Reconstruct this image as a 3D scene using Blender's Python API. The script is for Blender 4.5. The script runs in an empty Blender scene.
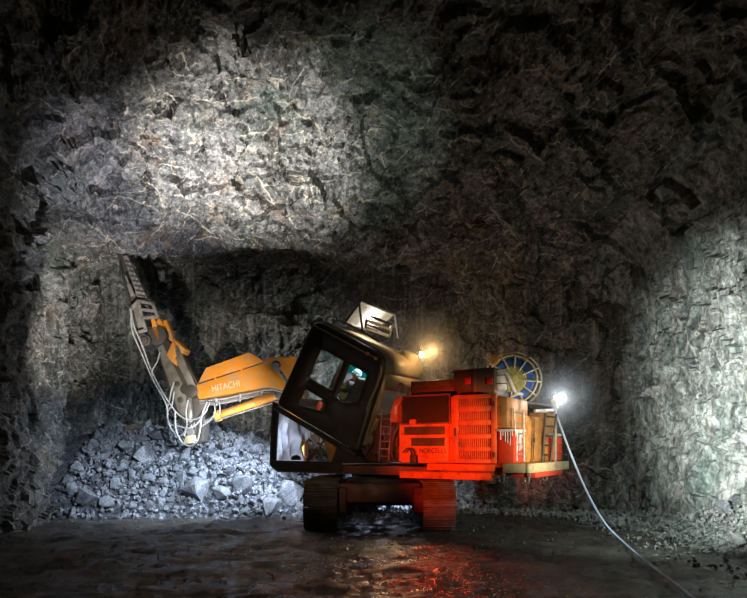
import bpy, bmesh, math, random
import numpy as np
from mathutils import Vector, Matrix, Euler

random.seed(7)
RNG = np.random.default_rng(11)
PI = math.pi
SC = bpy.context.scene
COL = SC.collection

# ------------------------------------------------------------------ camera
FPX = 620.0
CAMZ = 1.7
HOR = 448.0
cam_d = bpy.data.cameras.new('camera')
cam_d.sensor_width = 36.0
cam_d.lens = FPX / 747.0 * 36.0
cam_d.shift_y = (HOR - 299.0) / 747.0
cam_d.clip_end = 200
cam = bpy.data.objects.new('camera', cam_d)
cam.location = (0, 0, CAMZ)
cam.rotation_euler = (PI / 2, 0, 0)
COL.objects.link(cam)
SC.camera = cam
EYE = Vector((0, 0, CAMZ))


def ray(px, py):
    return Vector(((px - 373.5) / FPX, 1.0, (HOR - py) / FPX))


def at(px, py, Y):
    return EYE + ray(px, py) * Y


class Frame:
    """A local frame with axes u, w in its side plane and v across it."""

    def __init__(s, origin, au, av, aw):
        s.o, s.u, s.v, s.w = Vector(origin), Vector(au), Vector(av), Vector(aw)

    def M(s):
        return Matrix(((s.u.x, s.v.x, s.w.x, s.o.x), (s.u.y, s.v.y, s.w.y, s.o.y), (s.u.z, s.v.z, s.w.z, s.o.z), (0, 0, 0, 1)))

    def W(s, u, v, w):
        return s.o + s.u * u + s.v * v + s.w * w

    def pv(s, px, py, v):          # pixel -> (u, w) on the plane v = const
        d = ray(px, py)
        t = (v - (EYE - s.o).dot(s.v)) / d.dot(s.v)
        p = EYE + d * t - s.o
        return (p.dot(s.u), p.dot(s.w))

    def pu(s, px, py, u):          # pixel -> (v, w) on the plane u = const
        d = ray(px, py)
        t = (u - (EYE - s.o).dot(s.u)) / d.dot(s.u)
        p = EYE + d * t - s.o
        return (p.dot(s.v), p.dot(s.w))


WORLD = Frame((0, 0, 0), (1, 0, 0), (0, 1, 0), (0, 0, 1))
TH = math.radians(32)
C0 = Vector((0.2, 14.3, 0))
UP = Frame(C0, (-math.cos(TH), math.sin(TH), 0), (-math.sin(TH), -math.cos(TH), 0), (0, 0, 1))
# cab: tilted back about the lateral axis
CV = 1.4
_rb = UP.pv(356, 453, CV)
_rt = UP.pv(381, 361, CV)
_fb = UP.pv(275, 405, CV)
PHI = math.atan2(_fb[1] - _rb[1], _fb[0] - _rb[0])
_ca = UP.u * math.cos(PHI) + UP.w * math.sin(PHI)
_cb = UP.w * math.cos(PHI) - UP.u * math.sin(PHI)
CAB = Frame(UP.W(_rb[0], 0, _rb[1]), _ca, UP.v, _cb)
# boom: swings a little towards the camera
TB = math.radians(6)
BOOM = Frame(UP.W(1.6, -1.0, 0), (-math.cos(TB), math.sin(TB), 0), (-math.sin(TB), -math.cos(TB), 0), (0, 0, 1))


# ------------------------------------------------------------------ materials
def new_mat(name):
    m = bpy.data.materials.new(name)
    m.use_nodes = True
    nt = m.node_tree
    for n in list(nt.nodes):
        nt.nodes.remove(n)
    out = nt.nodes.new('ShaderNodeOutputMaterial')
    return m, nt, out


def N(nt, t, **kw):
    n = nt.nodes.new(t)
    for k, v in kw.items():
        if k.startswith('i_'):
            key = k[2:].replace('_', ' ')
            n.inputs[key].default_value = v
        else:
            setattr(n, k, v)
    return n


def L(nt, a, ao, b, bi):
    nt.links.new(a.outputs[ao], b.inputs[bi])


def ramp(nt, stops, interp='LINEAR'):
    r = nt.nodes.new('ShaderNodeValToRGB')
    r.color_ramp.interpolation = interp
    e = r.color_ramp.elements
    while len(e) < len(stops):
        e.new(0.5)
    for i, (p, c) in enumerate(stops):
        e[i].position = p
        e[i].color = (c[0], c[1], c[2], 1) if not isinstance(c, (int, float)) else (c, c, c, 1)
    return r


def mixc(nt, fac, a, b, mode='MIX'):
    m = nt.nodes.new('ShaderNodeMix')
    m.data_type = 'RGBA'
    m.blend_type = mode
    for sock, val in ((m.inputs[0], fac), (m.inputs[6], a), (m.inputs[7], b)):
        if isinstance(val, tuple) and len(val) == 2 and hasattr(val[0], 'outputs'):
            nt.links.new(val[0].outputs[val[1]], sock)
        elif isinstance(val, (int, float)):
            sock.default_value = val
        else:
            sock.default_value = (val[0], val[1], val[2], 1)
    return (m, 2)


def paint(name, col, dirt=(0.09, 0.075, 0.06), amount=0.35, rough=0.45, metal=0.0, scale=3.0, spec=0.5, chips=None):
    """Worn paint: base colour, grime in drifts, optional chips of another colour, a fine bump."""
    m, nt, out = new_mat(name)
    b = N(nt, 'ShaderNodeBsdfPrincipled')
    b.inputs['Metallic'].default_value = metal
    b.inputs['Specular IOR Level'].default_value = spec
    tc = N(nt, 'ShaderNodeTexCoord')
    n1 = N(nt, 'ShaderNodeTexNoise', i_Scale=scale, i_Detail=8.0, i_Roughness=0.65)
    L(nt, tc, 'Object', n1, 'Vector')
    r1 = ramp(nt, [(0.62 - amount * 0.6, 0.0), (0.80 - amount * 0.3, 1.0)])
    L(nt, n1, 'Fac', r1, 'Fac')
    c = mixc(nt, (r1, 'Color'), col, dirt)
    if chips:
        n2 = N(nt, 'ShaderNodeTexNoise', i_Scale=scale * 4, i_Detail=6.0, i_Roughness=0.7)
        L(nt, tc, 'Object', n2, 'Vector')
        r2 = ramp(nt, [(0.60, 0.0), (0.66, 1.0)])
        L(nt, n2, 'Fac', r2, 'Fac')
        c = mixc(nt, (r2, 'Color'), c, chips)
    nt.links.new(c[0].outputs[c[1]], b.inputs['Base Color'])
    r3 = ramp(nt, [(0.3, max(0.05, rough - 0.12)), (0.7, min(1, rough + 0.25))])
    L(nt, n1, 'Fac', r3, 'Fac')
    L(nt, r3, 'Color', b, 'Roughness')
    n3 = N(nt, 'ShaderNodeTexNoise', i_Scale=45.0, i_Detail=3.0)
    L(nt, tc, 'Object', n3, 'Vector')
    bp = N(nt, 'ShaderNodeBump', i_Strength=0.12, i_Distance=0.02)
    L(nt, n3, 'Fac', bp, 'Height')
    L(nt, bp, 'Normal', b, 'Normal')
    L(nt, b, 'BSDF', out, 'Surface')
    return m


def emis(name, col, s):
    m, nt, out = new_mat(name)
    e = N(nt, 'ShaderNodeEmission')
    e.inputs['Color'].default_value = (*col, 1)
    e.inputs['Strength'].default_value = s
    L(nt, e, 'Emission', out, 'Surface')
    return m


def glass(name, tint=(0.9, 0.93, 0.95), gloss=0.05):
    m, nt, out = new_mat(name)
    t = N(nt, 'ShaderNodeBsdfTransparent')
    t.inputs['Color'].default_value = (*tint, 1)
    g = N(nt, 'ShaderNodeBsdfGlossy')
    g.inputs['Roughness'].default_value = 0.05
    tc = N(nt, 'ShaderNodeTexCoord')
    n1 = N(nt, 'ShaderNodeTexNoise', i_Scale=6.0, i_Detail=5.0)
    L(nt, tc, 'Object', n1, 'Vector')
    r = ramp(nt, [(0.35, gloss * 0.6), (0.75, gloss * 2.0)])
    L(nt, n1, 'Fac', r, 'Fac')
    mx = N(nt, 'ShaderNodeMixShader')
    L(nt, r, 'Color', mx, 'Fac')
    L(nt, t, 'BSDF', mx, 1)
    L(nt, g, 'BSDF', mx, 2)
    L(nt, mx, 'Shader', out, 'Surface')
    return m


def sheet(name, col, trans=0.5, scale=4.0):
    """Thin sheeting that lets some light through."""
    m, nt, out = new_mat(name)
    d = N(nt, 'ShaderNodeBsdfDiffuse')
    t = N(nt, 'ShaderNodeBsdfTranslucent')
    tc = N(nt, 'ShaderNodeTexCoord')
    n1 = N(nt, 'ShaderNodeTexNoise', i_Scale=scale, i_Detail=6.0)
    L(nt, tc, 'Object', n1, 'Vector')
    r = ramp(nt, [(0.3, [c * 0.55 for c in col]), (0.7, col)])
    L(nt, n1, 'Fac', r, 'Fac')
    L(nt, r, 'Color', d, 'Color')
    L(nt, r, 'Color', t, 'Color')
    mx = N(nt, 'ShaderNodeMixShader', i_Fac=trans)
    L(nt, d, 'BSDF', mx, 1)
    L(nt, t, 'BSDF', mx, 2)
    L(nt, mx, 'Shader', out, 'Surface')
    return m


def rock(name, dark, mid, light, vein=0.8, vein_col=(0.62, 0.60, 0.55), green=0.25, rust=0.25, speck=0.5, stretch=(1, 1, 1), bump=0.6, rough=0.75, streak=0.0, scale=1.0):
    """Blasted rock: mottled greys with calcite veins, mineral specks, rust and green stains."""
    m, nt, out = new_mat(name)
    b = N(nt, 'ShaderNodeBsdfPrincipled')
    b.inputs['Specular IOR Level'].default_value = 0.35
    tc = N(nt, 'ShaderNodeTexCoord')
    mp = N(nt, 'ShaderNodeMapping')
    mp.inputs['Scale'].default_value = [s * scale for s in stretch]
    L(nt, tc, 'Object', mp, 'Vector')
    # warped coordinates
    nw = N(nt, 'ShaderNodeTexNoise', i_Scale=1.3, i_Detail=6.0, i_Roughness=0.6)
    L(nt, mp, 'Vector', nw, 'Vector')
    vm = N(nt, 'ShaderNodeVectorMath', operation='MULTIPLY_ADD')
    L(nt, nw, 'Color', vm, 0)
    vm.inputs[1].default_value = (0.9, 0.9, 0.9)
    L(nt, mp, 'Vector', vm, 2)
    n1 = N(nt, 'ShaderNodeTexNoise', i_Scale=0.8, i_Detail=12.0, i_Roughness=0.68, i_Distortion=0.6)
    L(nt, mp, 'Vector', n1, 'Vector')
    r1 = ramp(nt, [(0.34, dark), (0.5, mid), (0.68, light)])
    L(nt, n1, 'Fac', r1, 'Fac')
    n2 = N(nt, 'ShaderNodeTexNoise', i_Scale=9.0, i_Detail=10.0, i_Roughness=0.82)
    L(nt, mp, 'Vector', n2, 'Vector')
    r2 = ramp(nt, [(0.36, 0.10), (0.46, 0.5), (0.54, 1.1), (0.66, 2.3)])
    L(nt, n2, 'Fac', r2, 'Fac')
    c = mixc(nt, 1.0, (r1, 'Color'), (r2, 'Color'), 'MULTIPLY')
    # stains
    n3 = N(nt, 'ShaderNodeTexNoise', i_Scale=0.55, i_Detail=7.0, i_Roughness=0.6)
    L(nt, vm, 'Vector', n3, 'Vector')
    rg = ramp(nt, [(0.52, 0.0), (0.68, green)])
    L(nt, n3, 'Fac', rg, 'Fac')
    c = mixc(nt, (rg, 'Color'), c, (mid[0] * 0.55, mid[1] * 0.95, mid[2] * 0.85))
    n4 = N(nt, 'ShaderNodeTexNoise', i_Scale=1.1, i_Detail=9.0, i_Roughness=0.7)
    mp4 = N(nt, 'ShaderNodeMapping')
    mp4.inputs['Location'].default_value = (13, 5, 7)
    L(nt, mp, 'Vector', mp4, 'Vector')
    L(nt, mp4, 'Vector', n4, 'Vector')
    rr = ramp(nt, [(0.55, 0.0), (0.70, rust)])
    L(nt, n4, 'Fac', rr, 'Fac')
    c = mixc(nt, (rr, 'Color'), c, (light[0] * 1.0, light[1] * 0.62, light[2] * 0.33))
    # veins: thin sheets cutting the rock in several directions, kept in patches, gently warped
    nv = N(nt, 'ShaderNodeTexNoise', i_Scale=0.9, i_Detail=5.0, i_Roughness=0.6)
    L(nt, mp, 'Vector', nv, 'Vector')
    for k, (rot, per, wd_, msc) in enumerate((((0.3, 0.7, 0.4), 0.55, 0.012, 0.7), ((1.1, -0.6, 0.9), 0.8, 0.016, 0.9), ((-0.5, 1.0, 2.0), 0.7, 0.014, 0.6), ((0.8, 2.2, 0.1), 1.6, 0.03, 1.2), ((2.0, 0.4, 1.3), 1.9, 0.035, 1.3), ((0.4, 1.6, 0.9), 3.1, 0.05, 1.6), ((1.4, 0.1, 2.4), 2.7, 0.045, 1.5))):
        mr = N(nt, 'ShaderNodeMapping')
        mr.inputs['Rotation'].default_value = rot
        mr.inputs['Location'].default_value = (k * 3.1, k * 1.7, k)
        L(nt, mp, 'Vector', mr, 'Vector')
        sx = N(nt, 'ShaderNodeSeparateXYZ')
        L(nt, mr, 'Vector', sx, 'Vector')
        ad = N(nt, 'ShaderNodeMath', operation='MULTIPLY_ADD')
        L(nt, nv, 'Fac', ad, 0)
        ad.inputs[1].default_value = 0.7
        L(nt, sx, 'X', ad, 2)
        ms_ = N(nt, 'ShaderNodeMath', operation='MULTIPLY')
        L(nt, ad, 'Value', ms_, 0)
        ms_.inputs[1].default_value = per
        fr_ = N(nt, 'ShaderNodeMath', operation='FRACT')
        L(nt, ms_, 'Value', fr_, 0)
        rv = ramp(nt, [(0.5 - wd_ * 1.6, 0.0), (0.5, 1.0), (0.5 + wd_ * 0.9, 0.0)])
        L(nt, fr_, 'Value', rv, 'Fac')
        nm = N(nt, 'ShaderNodeTexNoise', i_Scale=msc, i_Detail=7.0, i_Roughness=0.7)
        L(nt, mr, 'Vector', nm, 'Vector')
        rm = ramp(nt, [(0.50, 0.0), (0.60, vein)])
        L(nt, nm, 'Fac', rm, 'Fac')
        mul = N(nt, 'ShaderNodeMath', operation='MULTIPLY')
        L(nt, rv, 'Color', mul, 0)
        L(nt, rm, 'Color', mul, 1)
        c = mixc(nt, (mul, 'Value'), c, vein_col)
    # specks
    n5 = N(nt, 'ShaderNodeTexNoise', i_Scale=13.0, i_Detail=7.0, i_Roughness=0.8)
    L(nt, vm, 'Vector', n5, 'Vector')
    r5 = ramp(nt, [(0.565, 0.0), (0.60, speck)])
    L(nt, n5, 'Fac', r5, 'Fac')
    c = mixc(nt, (r5, 'Color'), c, [x * 0.95 for x in vein_col])
    if streak > 0:
        ms = N(nt, 'ShaderNodeMapping')
        ms.inputs['Scale'].default_value = (3.0, 3.0, 0.22)
        L(nt, tc, 'Object', ms, 'Vector')
        ns = N(nt, 'ShaderNodeTexNoise', i_Scale=1.6, i_Detail=7.0, i_Roughness=0.65)
        L(nt, ms, 'Vector', ns, 'Vector')
        rs = ramp(nt, [(0.50, 0.0), (0.66, streak)])
        L(nt, ns, 'Fac', rs, 'Fac')
        c = mixc(nt, (rs, 'Color'), c, [x * 0.8 for x in vein_col])
    nt.links.new(c[0].outputs[c[1]], b.inputs['Base Color'])
    rro = ramp(nt, [(0.3, rough - 0.25), (0.7, min(1.0, rough + 0.2))])
    L(nt, n2, 'Fac', rro, 'Fac')
    L(nt, rro, 'Color', b, 'Roughness')
    bp = N(nt, 'ShaderNodeBump', i_Strength=bump, i_Distance=0.10)
    L(nt, n2, 'Fac', bp, 'Height')
    vo2 = N(nt, 'ShaderNodeTexVoronoi', i_Scale=6.0)
    L(nt, vm, 'Vector', vo2, 'Vector')
    bp2 = N(nt, 'ShaderNodeBump', i_Strength=bump * 0.8, i_Distance=0.10)
    L(nt, vo2, 'Distance', bp2, 'Height')
    L(nt, bp, 'Normal', bp2, 'Normal')
    L(nt, bp2, 'Normal', b, 'Normal')
    L(nt, b, 'BSDF', out, 'Surface')
    return m


def mud_mat():
    m, nt, out = new_mat('wet_mud')
    b = N(nt, 'ShaderNodeBsdfPrincipled')
    tc = N(nt, 'ShaderNodeTexCoord')
    n1 = N(nt, 'ShaderNodeTexNoise', i_Scale=1.0, i_Detail=10.0, i_Roughness=0.65)
    L(nt, tc, 'Object', n1, 'Vector')
    r1 = ramp(nt, [(0.35, (0.035, 0.031, 0.026)), (0.55, (0.085, 0.077, 0.066)), (0.75, (0.16, 0.15, 0.13))])
    L(nt, n1, 'Fac', r1, 'Fac')
    n2 = N(nt, 'ShaderNodeTexNoise', i_Scale=14.0, i_Detail=8.0, i_Roughness=0.75)
    L(nt, tc, 'Object', n2, 'Vector')
    r2 = ramp(nt, [(0.35, 0.35), (0.65, 1.6)])
    L(nt, n2, 'Fac', r2, 'Fac')
    c = mixc(nt, 1.0, (r1, 'Color'), (r2, 'Color'), 'MULTIPLY')
    nt.links.new(c[0].outputs[c[1]], b.inputs['Base Color'])
    n3 = N(nt, 'ShaderNodeTexNoise', i_Scale=0.9, i_Detail=7.0, i_Roughness=0.65)
    L(nt, tc, 'Object', n3, 'Vector')
    r3 = ramp(nt, [(0.46, 0.14), (0.55, 0.32), (0.63, 0.8)])
    L(nt, n3, 'Fac', r3, 'Fac')
    L(nt, r3, 'Color', b, 'Roughness')
    b.inputs['Specular IOR Level'].default_value = 0.8
    n6 = N(nt, 'ShaderNodeTexNoise', i_Scale=30.0, i_Detail=6.0, i_Roughness=0.8)
    L(nt, tc, 'Object', n6, 'Vector')
    bp = N(nt, 'ShaderNodeBump', i_Strength=1.0, i_Distance=0.05)
    L(nt, n6, 'Fac', bp, 'Height')
    L(nt, bp, 'Normal', b, 'Normal')
    L(nt, b, 'BSDF', out, 'Surface')
    return m


M = {}
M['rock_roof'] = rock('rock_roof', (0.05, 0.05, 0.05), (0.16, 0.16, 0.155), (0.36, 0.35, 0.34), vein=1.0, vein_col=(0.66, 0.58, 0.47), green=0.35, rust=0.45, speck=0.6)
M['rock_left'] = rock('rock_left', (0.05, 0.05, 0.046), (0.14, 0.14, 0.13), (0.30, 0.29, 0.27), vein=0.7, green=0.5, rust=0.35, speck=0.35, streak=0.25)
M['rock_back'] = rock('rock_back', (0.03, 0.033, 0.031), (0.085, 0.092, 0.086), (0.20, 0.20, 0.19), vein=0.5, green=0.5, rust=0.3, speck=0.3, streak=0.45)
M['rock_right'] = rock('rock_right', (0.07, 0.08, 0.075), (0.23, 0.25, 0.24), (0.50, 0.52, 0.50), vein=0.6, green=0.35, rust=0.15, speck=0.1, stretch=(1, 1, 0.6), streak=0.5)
M['rubble'] = rock('rubble_rock', (0.13, 0.14, 0.155), (0.26, 0.28, 0.31), (0.42, 0.44, 0.47), vein=0.3, green=0.1, rust=0.08, speck=0.25, bump=0.45, scale=2.0)
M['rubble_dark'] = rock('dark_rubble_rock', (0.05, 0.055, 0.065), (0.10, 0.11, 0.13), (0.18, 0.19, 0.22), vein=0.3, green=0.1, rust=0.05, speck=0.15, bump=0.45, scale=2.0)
M['rubble_brown'] = rock('brown_rock', (0.14, 0.115, 0.085), (0.26, 0.21, 0.15), (0.38, 0.31, 0.23), vein=0.2, green=0.0, rust=0.4, speck=0.2, bump=0.4, scale=2.0)
M['rubble_pale'] = rock('pale_rock', (0.18, 0.19, 0.185), (0.34, 0.36, 0.35), (0.5, 0.52, 0.51), vein=0.3, green=0.3, rust=0.05, speck=0.2, bump=0.45, scale=2.0)
M['mud'] = mud_mat()
M['orange'] = paint('orange_paint', (0.85, 0.30, 0.02), dirt=(0.50, 0.33, 0.16), amount=0.28, rough=0.42, chips=(0.70, 0.40, 0.15))
M['body'] = paint('orange_body_paint', (0.72, 0.16, 0.035), dirt=(0.33, 0.11, 0.05), amount=0.3, rough=0.45, chips=(0.22, 0.08, 0.05))
M['ochre'] = paint('worn_ochre_paint', (0.64, 0.29, 0.065), dirt=(0.25, 0.12, 0.045), amount=0.4, rough=0.5, chips=(0.17, 0.09, 0.05))
M['redtank'] = paint('red_paint', (0.70, 0.07, 0.025), dirt=(0.45, 0.06, 0.03), amount=0.25, rough=0.35)
M['dark'] = paint('dark_cab_paint', (0.036, 0.026, 0.018), dirt=(0.06, 0.043, 0.028), amount=0.35, rough=0.38)
M['cabtan'] = paint('tan_cab_paint', (0.34, 0.27, 0.17), dirt=(0.2, 0.15, 0.09), amount=0.3, rough=0.45)
M['steel'] = paint('worn_steel', (0.30, 0.28, 0.25), dirt=(0.13, 0.11, 0.09), amount=0.4, rough=0.45, metal=0.25)
M['dsteel'] = paint('dark_steel', (0.085, 0.075, 0.065), dirt=(0.055, 0.045, 0.036), amount=0.4, rough=0.5, metal=0.2)
M['track'] = paint('track_steel', (0.17, 0.13, 0.10), dirt=(0.09, 0.065, 0.045), amount=0.5, rough=0.6, metal=0.2, scale=5)
M['frame'] = paint('frame_paint', (0.24, 0.06, 0.03), dirt=(0.07, 0.04, 0.03), amount=0.45, rough=0.55)
M['tank'] = paint('brown_tank_paint', (0.14, 0.075, 0.035), dirt=(0.07, 0.045, 0.025), amount=0.4, rough=0.45)
M['white'] = paint('white_paint', (0.68, 0.68, 0.67), dirt=(0.33, 0.31, 0.28), amount=0.25, rough=0.5, scale=6)
M['hose'] = paint('grey_hose', (0.40, 0.40, 0.39), dirt=(0.2, 0.19, 0.17), amount=0.3, rough=0.5, scale=10)
M['bhose'] = paint('black_hose', (0.03, 0.03, 0.03), dirt=(0.07, 0.06, 0.05), amount=0.35, rough=0.5, scale=10)
M['chrome'] = paint('piston_rod', (0.55, 0.57, 0.6), dirt=(0.4, 0.41, 0.43), amount=0.2, rough=0.22, metal=0.8)
M['cream'] = paint('cream_paint', (0.62, 0.52, 0.30), dirt=(0.4, 0.3, 0.16), amount=0.3, rough=0.45, scale=8)
M['hub'] = paint('olive_yellow_paint', (0.42, 0.40, 0.12), dirt=(0.27, 0.24, 0.09), amount=0.3, rough=0.45, scale=6)
M['blue'] = paint('blue_cable_sheath', (0.04, 0.17, 0.60), dirt=(0.05, 0.11, 0.32), amount=0.25, rough=0.4, scale=9)
M['cable'] = paint('pale_cable_sheath', (0.50, 0.64, 0.90), dirt=(0.46, 0.50, 0.56), amount=0.3, rough=0.4, scale=6)
M['black'] = paint('black_rubber', (0.012, 0.012, 0.012), dirt=(0.025, 0.022, 0.02), amount=0.3, rough=0.6)
M['reflector'] = paint('red_reflector', (0.75, 0.03, 0.02), dirt=(0.5, 0.02, 0.015), amount=0.2, rough=0.2)
M['lining'] = paint('light_grey_lining', (0.55, 0.56, 0.58), dirt=(0.32, 0.33, 0.35), amount=0.35, rough=0.7, scale=4)
M['seat'] = paint('dark_seat_fabric', (0.06, 0.065, 0.07), dirt=(0.10, 0.10, 0.10), amount=0.35, rough=0.85, scale=12)
M['letter'] = paint('pale_lettering', (0.78, 0.66, 0.48), dirt=(0.55, 0.4, 0.22), amount=0.25, rough=0.5, scale=12)
M['bletter'] = paint('dark_lettering', (0.05, 0.012, 0.01), dirt=(0.1, 0.03, 0.02), amount=0.25, rough=0.5, scale=12)
M['skin'] = paint('skin', (0.55, 0.33, 0.23), dirt=(0.45, 0.25, 0.17), amount=0.2, rough=0.55, scale=20)
M['helmet'] = paint('pale_blue_helmet', (0.30, 0.62, 0.68), dirt=(0.24, 0.5, 0.55), amount=0.2, rough=0.3, scale=10)
M['vest'] = paint('pale_yellow_cloth', (0.52, 0.55, 0.26), dirt=(0.4, 0.42, 0.22), amount=0.3, rough=0.85, scale=14)
M['cloth'] = paint('dark_trousers', (0.06, 0.07, 0.08), dirt=(0.09, 0.09, 0.09), amount=0.3, rough=0.9, scale=14)
M['glove'] = paint('orange_gloves', (0.60, 0.24, 0.06), dirt=(0.4, 0.2, 0.08), amount=0.3, rough=0.8, scale=14)
M['teal'] = sheet('teal_sun_strip', (0.0, 0.50, 0.50), trans=0.5)
M['panel'] = sheet('white_panel', (0.75, 0.74, 0.70), trans=0.45)
M['plastic'] = sheet('white_plastic_sheeting', (0.72, 0.75, 0.80), trans=0.55, scale=2.5)
M['glass'] = glass('cab_glass')
M['lamp_warm'] = emis('warm_bulb', (1.0, 0.74, 0.36), 40)
M['lamp_cool'] = emis('cool_bulb', (0.86, 0.94, 1.0), 40)
M['dome'] = emis('dome_light', (1.0, 0.97, 0.92), 6)


# ------------------------------------------------------------------ mesh building
class MB:
    def __init__(s, F=WORLD):
        s.v, s.f, s.M = [], [], F.M()

    def add(s, verts, faces):
        o = len(s.v)
        s.v += [s.M @ Vector(p) for p in verts]
        s.f += [tuple(i + o for i in f) for f in faces]
        return s

    def addbm(s, bm):
        bm.verts.index_update()
        s.add([v.co.copy() for v in bm.verts], [[v.index for v in f.verts] for f in bm.faces])
        bm.free()
        return s

    def bevelled(s, verts, faces, bev, seg=2):
        bm = bmesh.new()
        vs = [bm.verts.new(p) for p in verts]
        for f in faces:
            try:
                bm.faces.new([vs[i] for i in f])
            except ValueError:
                pass
        bmesh.ops.recalc_face_normals(bm, faces=bm.faces)
        if bev > 0:
            es = [e for e in bm.edges if len(e.link_faces) == 2 and e.calc_face_angle(0) > 0.5]
            bmesh.ops.bevel(bm, geom=es, offset=bev, segments=seg, profile=0.5, affect='EDGES', clamp_overlap=True)
        return s.addbm(bm)

    def box(s, c, size, bev=0.012, rot=None):
        h = [x / 2 for x in size]
        vs = [Vector((sx * h[0], sy * h[1], sz * h[2])) for sx in (-1, 1) for sy in (-1, 1) for sz in (-1, 1)]
        if rot is not None:
            R = rot if isinstance(rot, Matrix) else Euler(rot).to_matrix()
            vs = [R @ p for p in vs]
        vs = [p + Vector(c) for p in vs]
        fs = [(0, 1, 3, 2), (4, 6, 7, 5), (0, 4, 5, 1), (2, 3, 7, 6), (0, 2, 6, 4), (1, 5, 7, 3)]
        return s.bevelled(vs, fs, min(bev, min(size) * 0.3))

    def span(s, u0, u1, v0, v1, w0, w1, bev=0.012):
        return s.box(((u0 + u1) / 2, (v0 + v1) / 2, (w0 + w1) / 2), (abs(u1 - u0), abs(v1 - v0), abs(w1 - w0)), bev)

    def prism(s, poly, v0, v1, bev=0.012, seg=2):
        """Polygon of (u, w) pushed from v0 to v1."""
        n = len(poly)
        vs = [Vector((p[0], v0, p[1])) for p in poly] + [Vector((p[0], v1, p[1])) for p in poly]
        fs = [tuple(range(n)), tuple(range(2 * n - 1, n - 1, -1))]
        fs += [(i, (i + 1) % n, n + (i + 1) % n, n + i) for i in range(n)]
        return s.bevelled(vs, fs, bev, seg)

    def prismu(s, poly, u0, u1, bev=0.012):
        """Polygon of (v, w) pushed from u0 to u1."""
        n = len(poly)
        vs = [Vector((u0, p[0], p[1])) for p in poly] + [Vector((u1, p[0], p[1])) for p in poly]
        fs = [tuple(range(n)), tuple(range(2 * n - 1, n - 1, -1))]
        fs += [(i, (i + 1) % n, n + (i + 1) % n, n + i) for i in range(n)]
        return s.bevelled(vs, fs, bev)

    def ring(s, c, ax, r, n):
        ax = Vector(ax).normalized()
        t = ax.orthogonal().normalized()
        b = ax.cross(t)
        return [Vector(c) + (t * math.cos(2 * PI * i / n) + b * math.sin(2 * PI * i / n)) * r for i in range(n)]

    def cyl(s, p0, p1, r0, r1=None, n=20, bev=0.0):
        r1 = r0 if r1 is None else r1
        p0, p1 = Vector(p0), Vector(p1)
        ax = p1 - p0
        a, b = s.ring(p0, ax, r0, n), s.ring(p1, ax, r1, n)
        fs = [(i, (i + 1) % n, n + (i + 1) % n, n + i) for i in range(n)]
        fs += [tuple(range(n - 1, -1, -1)), tuple(range(n, 2 * n))]
        return s.bevelled(a + b, fs, 0) if bev <= 0 else s.bevelled(a + b, fs, bev)

    def lathe(s, p0, ax, prof, n=24):
        """prof: (distance along ax, radius)."""
        ax = Vector(ax).normalized()
        t = ax.orthogonal().normalized()
        b = ax.cross(t)
        vs, fs = [], []
        for d, r in prof:
            for i in range(n):
                a = 2 * PI * i / n
                vs.append(Vector(p0) + ax * d + (t * math.cos(a) + b * math.sin(a)) * max(r, 1e-4))
        for k in range(len(prof) - 1):
            for i in range(n):
                j = (i + 1) % n
                fs.append((k * n + i, k * n + j, (k + 1) * n + j, (k + 1) * n + i))
        fs.append(tuple(range(n - 1, -1, -1)))
        fs.append(tuple(range((len(prof) - 1) * n, len(prof) * n)))
        return s.add(vs, fs)

    def torus(s, c, ax, R, r, n=48, m=8):
        ax = Vector(ax).normalized()
        t = ax.orthogonal().normalized()
        b = ax.cross(t)
        vs, fs = [], []
        for i in range(n):
            a = 2 * PI * i / n
            d = t * math.cos(a) + b * math.sin(a)
            for j in range(m):
                e = 2 * PI * j / m
                vs.append(Vector(c) + d * (R + r * math.cos(e)) + ax * (r * math.sin(e)))
        for i in range(n):
            for j in range(m):
                fs.append((i * m + j, ((i + 1) % n) * m + j, ((i + 1) % n) * m + (j + 1) % m, i * m + (j + 1) % m))
        return s.add(vs, fs)

    def tube(s, pts, r, n=8, smooth=0, closed=False):
        pts = [Vector(p) for p in pts]
        if smooth:
            pts = catmull(pts, smooth)
        vs, fs = [], []
        prev = None
        K = len(pts)
        for k, p in enumerate(pts):
            a = pts[max(k - 1, 0)]
            b = pts[min(k + 1, K - 1)]
            d = (b - a).normalized()
            if prev is None:
                t = d.orthogonal().normalized()
            else:
                t = (prev - d * prev.dot(d)).normalized()
            prev = t
            q = d.cross(t)
            for i in range(n):
                e = 2 * PI * i / n
                vs.append(p + (t * math.cos(e) + q * math.sin(e)) * r)
        for k in range(K - 1):
            for i in range(n):
                j = (i + 1) % n
                fs.append((k * n + i, k * n + j, (k + 1) * n + j, (k + 1) * n + i))
        fs.append(tuple(range(n - 1, -1, -1)))
        fs.append(tuple(range((K - 1) * n, K * n)))
        return s.add(vs, fs)

    def build(s, name, mat, parent=None, ang=35, solid=0):
        off = root_of(parent)
        me = bpy.data.meshes.new(name)
        me.from_pydata([tuple(p - off) for p in s.v], [], s.f)
        me.validate()
        bm = bmesh.new()
        bm.from_mesh(me)
        bmesh.ops.recalc_face_normals(bm, faces=bm.faces)
        bm.to_mesh(me)
        bm.free()
        me.polygons.foreach_set('use_smooth', [True] * len(me.polygons))
        me.set_sharp_from_angle(angle=math.radians(ang))
        me.materials.append(mat)
        o = bpy.data.objects.new(name, me)
        COL.objects.link(o)
        if parent is not None:
            o.parent = parent
        if solid:
            md = o.modifiers.new('thickness', 'SOLIDIFY')
            md.thickness = solid
            md.offset = -1
        return o


def root_of(o):
    while o is not None and o.parent is not None:
        o = o.parent
    return o.location.copy() if o is not None else Vector((0, 0, 0))


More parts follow.
